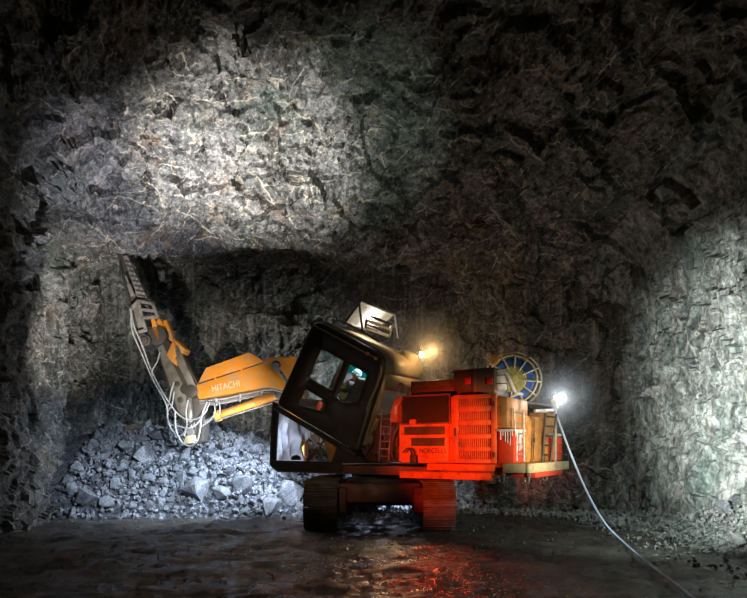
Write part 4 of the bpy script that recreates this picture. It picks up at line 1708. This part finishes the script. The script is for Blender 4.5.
q = P('deck_lamp', 'black')
q.lathe(fp(296, 460, 1.1), (0, 0, 1), [(0, .11), (.04, .12), (.09, .09), (.115, .02)], 18)
q.done()
cyl0, cyl1 = Vector(fp(307.5, 461, 1.1)), Vector(fp(324, 440.5, 1.1))
q = P('tilt_cylinder', 'frame')
q.cyl(cyl0, cyl0.lerp(cyl1, .6), 0.05, n=14, bev=0.008)
tc_ = q.done()
q = P('piston_rod', 'chrome', tc_)
q.cyl(cyl0.lerp(cyl1, .55), cyl1, 0.026, n=12)
q.done()
q = P('pivot_bracket', 'ochre')
br_p = [UP.pv(*p, 0.9) for p in ((318, 432), (330, 440), (345, 455), (338, 462), (329, 462), (326, 447))]
q.prism(br_p, 0.82, 0.92, 0.015)
q.done()
q = P('junction_box', 'white')
j0, j1 = UP.pv(311.8, 434, 0.8), UP.pv(318.5, 443, 0.8)
q.span(j0[0], j1[0], 0.72, 0.82, j1[1], j0[1], 0.02)
q.tube([(j0[0] - .08, .8, j1[1]), (j0[0] - .10, .8, j1[1] - .15), (j0[0] - .06, .8, j1[1] - .3), (j0[0] - .07, .8, 1.36)], 0.015, 6, 3)
q.done()
q = P('cab_hinge_block', 'dark')
hb_ = [UP.pv(*p, 1.25) for p in ((338, 447), (362, 457), (366, 463), (332, 463))]
q.prism(hb_, 0.2, 1.3, 0.02)
q.done()
q = P('cab_support', 'frame')
cs_ = [UP.pv(*p, 0.7) for p in ((360, 420), (372, 414), (376, 463), (350, 463))]
q.prism(cs_, 0.0, 0.9, 0.03)
q.done()

# ------------------------------------------------------------------ boom, stick and drill mast
def bp_(pts, v=0.3):
    return [BOOM.pv(x, y, v) for x, y in pts]


BV = 0.30
q = P('boom', 'orange', F=BOOM)
side = bp_([(197, 383.5), (230, 373), (262, 363), (268, 357.5), (283, 356.5), (300, 357.5), (304, 359), (304, 396.5), (296, 395), (285, 391), (268, 387.5), (240, 392), (199, 399.5), (195.5, 392)])
q.prism(side, -BV, BV, 0.02)
boom = q.done()
q = P('boom_foot', 'orange', boom, BOOM)
q.prism(bp_([(288, 392), (303.5, 390), (304, 458), (299, 470), (284, 470), (282, 458)]), -BV + .04, BV - .04, 0.02)
q.done()
q = P('boom_cover', 'orange', boom, BOOM)
cov = bp_([(197, 383), (205, 367.5), (247, 352.5), (249.5, 352.5), (263, 360.5), (262, 362.5)])
q.prism(cov, -0.24, 0.25, 0.015)
q.done()
q = P('cover_rail', 'dsteel', boom, BOOM)
ra, rb = BOOM.pv(198, 384.2, BV + .01), BOOM.pv(263, 362.8, BV + .01)
q.tube([(ra[0], BV + .012, ra[1]), (rb[0], BV + .012, rb[1])], 0.013, 6)
q.done()
for px, py in ((215.5, 378.5), (241.5, 370)):
    q = P('cover_latch', 'orange', boom, BOOM)
    c_ = BOOM.pv(px, py, BV + .02)
    q.box((c_[0], BV + .02, c_[1]), (0.045, 0.04, 0.10), 0.008)
    q.done()
ta, tb = BOOM.pv(212.5, 391.6, BV + .004), BOOM.pv(240, 386.3, BV + .004)
tt = BOOM.pv(213, 386.0, BV + .004)
axx = Vector((tb[0] - ta[0], tb[1] - ta[1]))
ax3 = BOOM.u * axx.x + BOOM.w * axx.y
ay3 = BOOM.w * abs(axx.x) + BOOM.u * axx.y
ay3 = (BOOM.v.cross(ax3)).normalized()
text_mesh('boom_lettering', 'HITACHI', axx.length, 0.165, BOOM.W(ta[0], BV + .006, ta[1]), ax3, ay3, M['letter'], boom, 0.008)
q = P('ram_pin', 'dsteel', boom, BOOM)
c_ = BOOM.pv(276.5, 365, BV)
q.cyl((c_[0], -BV - .03, c_[1]), (c_[0], BV + .05, c_[1]), 0.11, n=20, bev=0.015)
q.done()
q = P('boom_pivot_pin', 'dsteel', boom, BOOM)
c_ = BOOM.pv(191.5, 391.5, BV)
q.cyl((c_[0], -BV - .06, c_[1]), (c_[0], BV + .08, c_[1]), 0.17, n=24, bev=0.02)
q.done()
# ram from the boom side up into the cab's shadow
a_, b_ = fp(276, 366, BV + .10, BOOM), fp(292, 388, BV + .10, BOOM)
q = P('boom_ram_rod', 'chrome', F=BOOM)
q.cyl(a_, b_, 0.05, n=14)
q.lathe(Vector(a_) - Vector((0, .07, 0)), (0, 1, 0), [(0, .08), (.14, .08)], 16)
q.done()
# lower lift cylinder
a_, m_, b_ = Vector(fp(201, 424, .12, BOOM)), Vector(fp(216, 416.5, .12, BOOM)), Vector(fp(281, 394.5, .12, BOOM))
q = P('lift_cylinder', 'orange', F=BOOM)
q.cyl(m_, b_, 0.115, n=22, bev=0.01)
d_ = (b_ - m_).normalized()
q.cyl(m_ - d_ * .02, m_ + d_ * .12, 0.15, n=22, bev=0.02)
q.cyl(m_ + (b_ - m_) * .62, b_, 0.14, n=22, bev=0.015)
lcy = q.done()
q = P('piston_rod', 'chrome', lcy, BOOM)
q.cyl(a_, m_, 0.06, n=16)
q.done()
q = P('cylinder_eye', 'steel', lcy, BOOM)
q.cyl(b_ - Vector((0, .16, 0)), b_ + Vector((0, .16, 0)), 0.13, n=20, bev=0.015)
q.done()
q = P('cylinder_pipe', 'steel', lcy, BOOM)
q.tube([m_ + Vector((0, .1, -.12)), b_ + Vector((0, .1, -.16))], 0.022, 8)
q.done()
# pipe run under the boom
for k, (dy, rr_) in enumerate(((0.0, .026), (2.3, .03), (4.2, .022))):
    q = P('boom_pipe', 'hose' if k != 1 else 'steel', F=BOOM)
    pts = [fp(x, y + dy, BV - .02 - .08 * k, BOOM) for x, y in ((200, 401), (222, 399), (246, 394), (270, 389.5), (288, 394), (298, 398))]
    q.tube(pts, rr_, 8, 4)
    for x, y in ((216, 400), (240, 395.5), (262, 391.2)):
        c_ = fp(x, y + dy, BV - .02 - .08 * k, BOOM)
        q.box(c_, (0.06, 0.08, 0.10), 0.01)
    q.done()

# stick: two cheek plates and a core
SV = 0.20
q = P('stick', 'dsteel', F=BOOM)
stick = bp_([(155.5, 344), (163, 336.5), (180, 349), (204, 394), (206, 405), (203, 441), (198, 444), (191, 438), (176, 412), (168, 390)], 0.2)
q.prism(stick, -SV, SV, 0.03)
stk = q.done()
q = P('cheek_plate', 'steel', stk, BOOM)
q.prism(bp_([(158, 348), (163, 344), (177, 372), (190, 398), (196, 428), (190, 432), (178, 410)], SV), SV - .005, SV + .03, 0.008)
q.done()
q = P('stick_ram', 'steel', stk, BOOM)
a_, b_ = Vector(fp(189.5, 398, SV + .10, BOOM)), Vector(fp(191, 432, SV + .10, BOOM))
q.cyl(a_, a_.lerp(b_, .72), 0.085, n=18, bev=0.01)
q.cyl(a_.lerp(b_, .7), b_, 0.045, n=14)
q.lathe(b_ - Vector((0, .08, 0)), (0, 1, 0), [(0, .09), (.16, .09)], 16)
q.done()
q = P('bottom_block', 'cream', stk, BOOM)
q.prism(bp_([(186, 436), (194, 434.5), (195.5, 443), (184, 444.5)], .3), .05, .36, 0.02)
q.done()
q = P('bottom_pin', 'dsteel', stk, BOOM)
for px, py, r_ in ((192, 430, .12), (186, 389, .14), (181, 400, .08), (178, 384, .07)):
    c_ = BOOM.pv(px, py, SV)
    q.cyl((c_[0], -SV - .05, c_[1]), (c_[0], SV + .07, c_[1]), r_, n=18, bev=0.012)
q.done()
# grey strut beside the stick
q = P('stick_strut', 'steel', stk, BOOM)
q.prism(bp_([(171, 348), (178, 345), (199, 392), (194, 398)], .28), SV + .02, SV + .12, 0.02)
q.done()
# orange horn bracket
q = P('horn_bracket', 'orange', F=BOOM)
q.prism(bp_([(167, 355), (174, 338.5), (185, 349), (182.5, 353), (177.5, 357), (177, 366), (172, 362), (166, 354)], .28), -.1, .30, 0.03)
hbk = q.done()
q = P('horn_plate', 'orange', hbk, BOOM)
q.prism(bp_([(168, 352), (174.5, 340), (176.5, 356), (173, 363)], .33), .29, .36, 0.02)
q.done()
# three orange ribs below the frame
for k in range(3):
    q = P('rib_bracket', 'orange', F=BOOM)
    dx = k * 4.6
    q.prism(bp_([(150.5 + dx, 318.5 + k * .4), (154 + dx, 317 + k * .4), (159.5 + dx, 332), (161 + dx, 341), (157 + dx, 341), (152.5 + dx, 330)], .25), -.05 - k * .05, .26 - k * .09, 0.025)
    q.done()
q = P('rotary_head', 'dsteel', F=BOOM)
c_ = BOOM.pv(161, 337, 0)
q.cyl((c_[0], -.28, c_[1]), (c_[0], .26, c_[1]), 0.26, n=24, bev=0.03)
q.prism(bp_([(148, 327), (157, 327), (166, 344), (157, 349)], .1), -.22, .16, 0.02)
q.done()
# box frame clamped on the mast
q = P('mast_carriage', 'steel', F=BOOM)
fr = bp_([(130, 309), (151, 298), (158, 314), (152, 326), (142, 336), (136, 330)], .3)
for (A, B) in (((130.5, 309.5), (138.5, 301)), ((138.5, 301), (153, 304)), ((153, 304), (157.5, 316)), ((138.5, 301), (142.5, 318)), ((130.5, 309.5), (136.5, 333)), ((142.5, 318), (157, 317)), ((142.5, 318), (146, 330)), ((140.5, 309.5), (155, 311)), ((136.5, 333), (146, 330))):
    a_, b_ = Vector(fp(*A, .3, BOOM)), Vector(fp(*B, .3, BOOM))
    d_ = (b_ - a_).normalized()
    yv = Vector((0, 1, 0))
    Rm = Matrix((d_, yv, d_.cross(yv))).transposed()
    q.box((a_ + b_) / 2 - Vector((0, .02, 0)), ((b_ - a_).length + .06, .12, .075), 0.012, Rm)
q.prism(bp_([(132, 310), (139, 303), (143, 318), (146, 330), (138, 332)], .22), -.25, .2, 0.02)
q.done()
q = P('carriage_motor', 'dsteel', F=BOOM)
c_ = Vector(fp(147, 341, .25, BOOM))
q.cyl(c_ - Vector((0, .2, 0)), c_ + Vector((0, .12, 0)), .15, n=20, bev=0.02)
q.cyl(c_ + Vector((0, .1, 0)), c_ + Vector((0, .18, 0)), .09, n=16, bev=0.01)
q.done()
# the mast: two rails with lacing between
q = P('drill_mast', 'dsteel', F=BOOM)
q.prism(bp_([(117, 247), (120.5, 246.5), (126, 262), (137, 295), (134, 307), (128, 300), (122, 278)], .05), -.16, .06, 0.015)
mast = q.done()
q = P('mast_rail', 'steel', mast, BOOM)
q.prism(bp_([(123.5, 257), (128, 255.5), (134, 270), (149, 301), (139, 301.5), (132, 279)], .15), .06, .20, 0.015)
q.done()
q = P('lacing', 'dsteel', mast, BOOM)
for i in range(8):
    t_ = (i + .4) / 8
    x0_, y0_ = 126 + (142 - 126) * t_, 259 + (298 - 259) * t_
    q.tube([fp(x0_ - 1.5 - t_ * 2, y0_, .21, BOOM), fp(x0_ + 3 + t_ * 2, y0_ + 1.5, .21, BOOM)], .022, 6)
    q.tube([fp(x0_ + 3 + t_ * 2, y0_ + 1.5, .21, BOOM), fp(x0_ + t_ * 2, y0_ + 5, .21, BOOM)], .016, 6)
q.done()
q = P('drill_rod', 'dsteel', mast, BOOM)
q.cyl(fp(116.5, 247.5, .12, BOOM), fp(131, 310, .12, BOOM), .035, n=10)
q.done()
q = P('feed_cylinder', 'steel', mast, BOOM)
q.cyl(fp(128.5, 284, .24, BOOM), fp(133, 296, .24, BOOM), .055, n=14, bev=.01)
q.cyl(fp(126, 276, .24, BOOM), fp(128.5, 284, .24, BOOM), .028, n=10)
q.done()
q = P('mast_cap', 'steel', mast, BOOM)
q.prism(bp_([(135.5, 299), (149.5, 299), (151, 302), (137, 302.5)], .25), -.1, .26, .01)
q.done()

# hoses down the stick and looping under the boom tip
HOSES = [
    ([(131, 311), (134, 326), (142, 345), (152, 372), (166, 398), (178, 414), (190, 420), (203, 415), (210, 402)], .42, .022, 'hose'),
    ([(131, 309), (132, 330), (141, 352), (153, 380), (166, 404), (168, 420), (172, 430), (180, 436), (186, 430)], .46, .020, 'hose'),
    ([(174, 391), (172, 405), (167, 413), (170, 424), (178, 426), (190, 428), (200, 420), (207, 401)], .40, .020, 'hose'),
    ([(175, 412), (176, 430), (182, 442), (190, 446), (197, 441), (200, 430), (202, 415), (207, 402)], .50, .022, 'hose'),
    ([(214, 403), (215, 412), (210, 420), (202, 426)], .38, .020, 'hose'),
    ([(219, 402), (220, 410), (219, 416)], .40, .018, 'hose'),
    ([(174, 382), (171, 392), (169, 402), (166, 409)], .40, .022, 'hose'),
    ([(160, 352), (157, 362), (152, 372), (155, 384), (163, 396)], .40, .018, 'hose'),
    ([(188, 400), (186, 412), (187, 424), (184, 436)], .44, .022, 'hose'),
    ([(178, 420), (184, 424), (191, 424), (198, 417), (204, 408), (208, 399)], .36, .018, 'bhose'),
    ([(137, 334), (140, 348), (150, 370), (160, 392), (170, 410), (178, 424), (184, 438)], .30, .024, 'bhose'),
    ([(120, 262), (123, 280), (128, 300), (131, 312)], .16, .018, 'bhose'),
]
for pts, v, r_, mt in HOSES:
    q = P('hydraulic_hose', mt, F=BOOM)
    k_ = len(pts)
    q.tube([fp(x, y, v + .05 * math.sin(i * 1.7), BOOM) for i, (x, y) in enumerate(pts)], r_, 8, 5)
    q.done()

# ------------------------------------------------------------------ things carried by or hanging from the rig
dz = 1.42
# red drum on the platform: its own thing
dp = UP.W(-3.60, -0.98, dz)
DR = empty('red_drum', dp, 'red ribbed drum with a pale lid standing on the rear platform right of the ladder', 'drum')
DRF = Frame(dp, UP.u, UP.v, UP.w)
hgt = UP.pu(560, 436, -3.60)[1] - dz
q = MB(DRF)
q.lathe((0, 0, 0.0), (0, 0, 1), [(0, .20), (.03, .235), (hgt * .3, .24), (hgt * .33, .255), (hgt * .36, .24), (hgt * .64, .24), (hgt * .67, .255), (hgt * .70, .24), (hgt - .06, .235), (hgt - .02, .20)], 28)
q.build('drum_body', M['redtank'], DR)
q = MB(DRF)
q.lathe((0, 0, hgt - .03), (0, 0, 1), [(0, .21), (.02, .235), (.05, .235), (.065, .20)], 28)
q.build('lid', M['white'], DR)

# red canister low inside the cab
cn = CAB.W(*fp(318.5, 408.5, 0.35, CAB))
CN = empty('red_canister', cn, 'small red canister seen low inside the cab through its lower front window', 'canister')
CF = Frame(cn, CAB.u, CAB.v, CAB.w)
q = MB(CF)
q.lathe((0, 0, -.20), (0, 0, 1), [(0, .05), (.02, .075), (.30, .075), (.36, .05), (.38, .03)], 18)
q.build('canister_body', M['redtank'], CN)
q = MB(CF)
q.cyl((0, 0, .17), (0, 0, .22), .028, n=12, bev=.004)
q.tube([(0, 0, .21), (-.07, 0, .25)], .010, 6)
q.build('valve', M['dsteel'], CN)

# the trailing power cable
g1, g2 = Vector(fu(525, 402.5, -3.2)), Vector(fu(551, 405.5, -3.80))
pc = [UP.W(*g1), UP.W(*g2)]
pc += [at(554, 408, pc[1].y - .02), at(560, 425, 12.35), at(570, 452, 12.0), at(586, 490, 11.7), at(604, 522, 11.3)]
p_ = at(622, 541, 1)
def gnd(px, py):
    d = ray(px, py)
    t = (CAMZ - 0.03) / -d.z
    return EYE + d * t
pc += [gnd(624, 543), gnd(652, 567), gnd(674, 583), gnd(692, 598), gnd(725, 620), gnd(790, 660)]
q = MB(WORLD)
q.tube(pc, 0.021, 10, 8)
o = q.build('power_cable', M['cable'], None)
tag(o, 'pale power cable hanging from the lamp post and trailing over the mud to the front', 'cable')

# ------------------------------------------------------------------ the operator, seated in the cab
def person():
    J = {}
    def j(name, px, py, v, r):
        J[name] = (CAB.W(*fp(px, py, v, CAB)), r)
    j('pelvis', 343.5, 401.5, .75, .135)
    j('waist', 346.5, 395, .75, .125)
    j('chest', 350.5, 386.5, .75, .145)
    j('neck', 354.2, 380.2, .75, .065)
    j('head', 355.8, 376.5, .75, .075)
    j('shN', 351.5, 384.0, .95, .075)
    j('elN', 345.5, 391.5, 1.02, .050)
    j('wrN', 341.5, 389.8, .92, .036)
    j('haN', 340.2, 388.6, .90, .040)
    j('shF', 351.5, 383.5, .55, .075)
    j('elF', 344.5, 389.5, .48, .050)
    j('wrF', 340, 387.5, .56, .036)
    j('haF', 338.8, 386.5, .58, .040)
    j('hipN', 342, 402.3, .86, .10)
    j('knN', 332, 396.5, .88, .075)
    j('anN', 325, 410, .88, .050)
    j('toN', 320.5, 409.5, .88, .045)
    j('hipF', 342, 402, .64, .10)
    j('knF', 332, 396, .62, .075)
    j('anF', 325, 409.5, .62, .050)
    j('toF', 320.5, 409, .62, .045)
    names = list(J)
    E = [('pelvis', 'waist'), ('waist', 'chest'), ('chest', 'neck'), ('neck', 'head'),
         ('chest', 'shN'), ('shN', 'elN'), ('elN', 'wrN'), ('wrN', 'haN'), ('chest', 'shF'), ('shF', 'elF'), ('elF', 'wrF'), ('wrF', 'haF'),
         ('pelvis', 'hipN'), ('hipN', 'knN'), ('knN', 'anN'), ('anN', 'toN'), ('pelvis', 'hipF'), ('hipF', 'knF'), ('knF', 'anF'), ('anF', 'toF')]
    verts = [J[k][0] for k in names]
    rad = [J[k][1] for k in names]
    edges = [(names.index(a), names.index(b)) for a, b in E]
    # five fingers on each hand, curled round a lever
    for h_, w_ in (('haN', 'wrN'), ('haF', 'wrF')):
        d_ = (J[h_][0] - J[w_][0]).normalized()
        lat = CAB.v
        dn = d_.cross(lat).normalized()
        for k, (o_, ln_) in enumerate(((-.028, .072), (-.010, .08), (.010, .076), (.027, .06))):
            b_ = J[h_][0] + lat * o_ + d_ * .02
            i0 = len(verts)
            verts += [b_ + d_ * ln_ * .5, b_ + d_ * ln_ * .85 + dn * .022, b_ + d_ * ln_ * .75 + dn * .055]
            rad += [.010, .009, .008]
            edges += [(names.index(h_), i0), (i0, i0 + 1), (i0 + 1, i0 + 2)]
        i0 = len(verts)
        b_ = J[w_][0].lerp(J[h_][0], .4) - lat * .03
        verts += [b_ - lat * .015 + dn * .02, b_ + d_ * .03 - lat * .015 + dn * .05]
        rad += [.011, .009]
        edges += [(names.index(h_), i0), (i0, i0 + 1)]
    me = bpy.data.meshes.new('skel')
    me.from_pydata([tuple(p) for p in verts], edges, [])
    o = bpy.data.objects.new('skel', me)
    COL.objects.link(o)
    sk_ = o.modifiers.new('skin', 'SKIN')
    o.modifiers.new('sub', 'SUBSURF').levels = 2
    o.modifiers['sub'].render_levels = 2
    for i, sv in enumerate(me.skin_vertices[0].data):
        sv.radius = (rad[i], rad[i])
        sv.use_root = (i == 0)
    bpy.context.view_layer.update()
    dg = bpy.context.evaluated_depsgraph_get()
    body = bpy.data.meshes.new_from_object(o.evaluated_get(dg))
    bpy.data.objects.remove(o)
    # head: an egg with brow, nose, mouth, chin and ears, looking down and forward
    hc = CAB.W(*fp(356.6, 375.2, .75, CAB))
    up_ = (CAB.w * .98 - CAB.u * .05).normalized()
    fw = (CAB.u * .95 - CAB.w * .30 + CAB.v * .25).normalized()
    fw = (fw - up_ * fw.dot(up_)).normalized()
    rt_ = fw.cross(up_)
    bm = bmesh.new()
    bm.from_mesh(body)
    hb2 = bmesh.new()
    bmesh.ops.create_icosphere(hb2, subdivisions=4, radius=1.0)
    for v in hb2.verts:
        x, y, z = v.co                # x forward, y side, z up
        fx_ = 1.0
        wid = .074 * (1 - .18 * max(0, -z))
        dep = .092
        px_, py_, pz_ = x * dep, y * wid, z * .115
        if x > .3:
            px_ -= .012 * math.exp(-((y / .5) ** 2)) * math.exp(-((z - .12) / .16) ** 2)      # eye hollow
            px_ += .024 * math.exp(-((y / .13) ** 2)) * math.exp(-((z + .15) / .17) ** 2)      # nose
            px_ -= .006 * math.exp(-((y / .3) ** 2)) * math.exp(-((z + .48) / .05) ** 2)       # mouth
            px_ += .010 * math.exp(-((y / .3) ** 2)) * math.exp(-((z + .78) / .16) ** 2)       # chin
        if abs(y) > .8:
            py_ += math.copysign(.016, y) * math.exp(-((x + .1) / .16) ** 2) * math.exp(-((z + .05) / .25) ** 2)   # ears
        v.co = hc + fw * px_ + rt_ * py_ + up_ * pz_
    hm = bpy.data.meshes.new('h')
    hb2.to_mesh(hm)
    hb2.free()
    bm.from_mesh(hm)
    bpy.data.meshes.remove(hm)
    base = J['pelvis'][0].copy()
    bmesh.ops.translate(bm, verts=bm.verts, vec=-base)
    bm.to_mesh(body)
    bm.free()
    body.polygons.foreach_set('use_smooth', [True] * len(body.polygons))
    # clothing as material zones: trousers below the waist, sleeves dark, hands gloved, head bare
    body.materials.clear()
    for k in ('skin', 'cloth', 'glove'):
        body.materials.append(M[k])
    for p in body.polygons:
        c = p.center + base
        t = 1
        if (c - hc).length < .15:
            t = 0
        for h_ in ('haN', 'haF'):
            if (c - J[h_][0]).length < .11:
                t = 2
        p.material_index = t
    po = bpy.data.objects.new('person', body)
    po.location = base
    COL.objects.link(po)
    tag(po, 'person in pale blue helmet and yellow vest seated behind the cab window', 'person')
    # helmet
    q = MB(WORLD)
    prof = []
    for i in range(9):
        a = PI / 2 * i / 8
        prof.append((.012 + .105 * math.sin(a), .108 * math.cos(a)))
    q.lathe(hc + up_ * .028, up_, [(0, .118), (.012, .110)] + prof, 28)
    q.lathe(hc + up_ * .026 + fw * .035, up_, [(0, .10), (.008, .10)], 24)
    ho = q.build('helmet', M['helmet'], po)
    # vest: shell over the torso
    q = MB(WORLD)
    rows = []
    path = [J['pelvis'][0].lerp(J['waist'][0], .3), J['waist'][0], J['chest'][0], J['chest'][0].lerp(J['neck'][0], .55)]
    rads = [(.160, .150), (.165, .150), (.185, .160), (.13, .10)]
    vs, fs = [], []
    m_ = 28
    for (c, (ra_, rb_)) in zip(path, rads):
        ax_ = (J['chest'][0] - J['waist'][0]).normalized()
        s1 = CAB.v
        s2 = ax_.cross(s1).normalized()
        for i in range(m_):
            a = 2 * PI * i / m_
            vs.append(c + s1 * ra_ * math.cos(a) + s2 * rb_ * math.sin(a))
    for k in range(len(path) - 1):
        for i in range(m_):
            fs.append((k * m_ + i, k * m_ + (i + 1) % m_, (k + 1) * m_ + (i + 1) % m_, (k + 1) * m_ + i))
    q.add(vs, fs)
    q.build('vest', M['vest'], po, 60, 0.012)


person()

# ------------------------------------------------------------------ light and air
def spot(name, loc, target, power, col, angle, blend=1.0, size=0.1):
    d = bpy.data.lights.new(name, 'SPOT')
    d.energy = power
    d.color = col
    d.spot_size = math.radians(angle)
    d.spot_blend = blend
    d.shadow_soft_size = size
    o = bpy.data.objects.new(name, d)
    o.location = loc
    o.rotation_euler = (Vector(target) - Vector(loc)).to_track_quat('-Z', 'Y').to_euler()
    COL.objects.link(o)
    return o


def point(name, loc, power, col, size=0.05):
    d = bpy.data.lights.new(name, 'POINT')
    d.energy = power
    d.color = col
    d.shadow_soft_size = size
    o = bpy.data.objects.new(name, d)
    o.location = loc
    COL.objects.link(o)
    return o


spot('roof_torch', (-4.7, 12.0, 1.2), (-3.3, 14.5, 7.8), 8600, (1.0, 0.98, 0.94), 46)
spot('roof_torch_green', (-1.4, 9.5, 0.8), (-0.7, 14.0, 8.8), 900, (0.74, 1.0, 0.86), 36)
spot('roof_torch_blue', (-5.2, 10.5, 0.8), (-5.7, 14.6, 7.2), 3200, (0.84, 0.86, 1.0), 42)
spot('heap_torch', (-3.0, 11.4, 3.0), (-5.8, 16.6, 0.5), 1900, (0.70, 0.82, 1.0), 58)
spot('heap_torch_side', (-2.25, 15.3, 2.45), (-5.2, 16.6, 0.5), 1000, (0.68, 0.80, 1.0), 125)
spot('heap_torch_low', (-2.1, 14.4, 0.9), (-1.5, 18.0, 0.7), 240, (0.70, 0.80, 1.0), 110)
spot('heap_torch_behind_tracks', (0.1, 16.6, 0.95), (0.4, 17.6, 0.2), 600, (0.72, 0.80, 1.0), 140)
spot('face_fill', (-1.0, 17.0, 2.6), (-1.6, 19.6, 3.6), 620, (1.0, 0.97, 0.93), 95)  # added fill behind the cab, brightens the wall seen through its windows
spot('cab_lamp_back', LAMP1, LAMP1 + Vector((0.3, 0.9, -0.05)), 170, (1.0, 0.55, 0.20), 130)
spot('boom_torch', (-3.3, 8.5, 1.3), (-4.2, 16.4, 3.3), 3300, (1.0, 0.90, 0.74), 25)
spot('mast_torch', (-4.6, 9.5, 1.3), (-5.9, 16.6, 5.0), 480, (1.0, 0.95, 0.88), 22)
spot('left_wall_torch', (-4.4, 10.5, 1.4), (-6.8, 15.0, 4.2), 3400, (1.0, 0.96, 0.90), 38)
spot('machine_fill', (-0.8, 4.5, 2.2), (-0.6, 13.0, 2.1), 420, (1.0, 0.78, 0.54), 28)  # weak warm fill, added to lift the cab side and left track
spot('red_torch', (-2.6, 4.5, 0.9), (1.34, 12.2, 1.72), 4900, (1.0, 0.075, 0.012), 20.5)
spot('red_track_fill', (0.2, 7.0, 0.35), (1.35, 12.6, 0.6), 800, (1.0, 0.07, 0.012), 13)  # added red spot, reddens the right track outside the main red cone
spot('floor_glint_fill', (0.35, 12.9, 0.85), (0.15, 8.0, 0.0), 34, (1.0, 0.70, 0.36), 75)  # unseen light added under the rig to raise amber glints on the mud
spot('red_streak_fill', (1.15, 12.3, 0.95), (0.9, 8.0, 0.0), 45, (1.0, 0.06, 0.01), 60)  # unseen red light added to make the housing's reflected streak on the floor
spot('right_wall_torch', (2.6, 6.8, 1.4), (7.6, 11.0, 2.6), 7500, (0.93, 1.0, 0.96), 58)
spot('right_floor_fill', (5.0, 8.5, 2.3), (4.3, 12.6, 0.0), 420, (0.86, 1.0, 0.95), 84)  # added fill, lightens the ground in front of the right wall
spot('rear_fill', (5.2, 7.6, 1.7), (2.9, 12.0, 2.0), 1600, (1.0, 0.84, 0.60), 32)  # added warm fill for the rear boxes and platform, no fixture

w = bpy.data.worlds.new('mine_air')
SC.world = w
w.use_nodes = True
nt = w.node_tree
for n in list(nt.nodes):
    nt.nodes.remove(n)
wo = nt.nodes.new('ShaderNodeOutputWorld')
bg = N(nt, 'ShaderNodeBackground')
bg.inputs['Color'].default_value = (0.5, 0.55, 0.6, 1)
bg.inputs['Strength'].default_value = 0.003
L(nt, bg, 'Background', wo, 'Surface')

vsn = SC.view_settings
vsn.view_transform = 'Standard'
vsn.look = 'None'
vsn.exposure = 0.0
vsn.gamma = 1.0
vsn.use_curve_mapping = False
SC.cycles.use_denoising = True
SC.cycles.max_bounces = 6
SC.cycles.transparent_max_bounces = 16
SC.cycles.volume_bounces = 0
SC.cycles.caustics_reflective = False


def haze(name, loc, r, dens, label):
    """A drift of dusty air, thickest at its middle."""
    m, nt, out = new_mat(name)
    tc = N(nt, 'ShaderNodeTexCoord')
    gr = N(nt, 'ShaderNodeTexGradient', gradient_type='SPHERICAL')
    mp = N(nt, 'ShaderNodeMapping')
    mp.inputs['Scale'].default_value = (1 / r, 1 / r, 1 / r)
    L(nt, tc, 'Object', mp, 'Vector')
    L(nt, mp, 'Vector', gr, 'Vector')
    nz = N(nt, 'ShaderNodeTexNoise', i_Scale=1.6 / r, i_Detail=3.0)
    L(nt, tc, 'Object', nz, 'Vector')
    m1 = N(nt, 'ShaderNodeMath', operation='MULTIPLY')
    L(nt, gr, 'Fac', m1, 0)
    L(nt, nz, 'Fac', m1, 1)
    m2 = N(nt, 'ShaderNodeMath', operation='MULTIPLY')
    L(nt, m1, 'Value', m2, 0)
    m2.inputs[1].default_value = dens * 2
    v = N(nt, 'ShaderNodeVolumeScatter')
    v.inputs['Color'].default_value = (0.95, 0.95, 0.95, 1)
    v.inputs['Anisotropy'].default_value = 0.25
    L(nt, m2, 'Value', v, 'Density')
    L(nt, v, 'Volume', out, 'Volume')
    bm = bmesh.new()
    bmesh.ops.create_icosphere(bm, subdivisions=3, radius=r)
    me = bpy.data.meshes.new(name)
    bm.to_mesh(me)
    bm.free()
    me.materials.append(m)
    o = bpy.data.objects.new(name, me)
    o.location = loc
    COL.objects.link(o)
    return tag(o, label, 'haze', kind='stuff')

# lamps of the rig
point('cab_lamp_light', LAMP1 + UP.u * -0.35 + UP.v * 0.3, 36, (1.0, 0.60, 0.23), 0.05)
point('post_lamp_light', LAMP2, 27, (0.84, 0.94, 1.0), 0.05)
point('roof_guard_light', CAB.W(*fp(372, 320, 0.55, CAB)), 34, (1.0, 0.93, 0.80), 0.04)
point('cab_dome_light', DOMEL, 110, (1.0, 0.97, 0.92), 0.05)
point('under_cab_light', UP.W(*fp(288, 440, 0.35)), 70, (0.72, 0.82, 1.0), 0.05)
haze('dust_haze', LAMP1, 1.1, 0.42, 'glowing dust haze around the warm lamp at the cab roof')
haze('dust_haze', LAMP2, 1.0, 0.42, 'glowing dust haze around the white lamp on the rear post')
haze('dust_haze', CAB.W(*fp(362, 300, 0.2, CAB)), 1.1, 0.16, 'pale dust haze drifting over the roof guard of the cab')
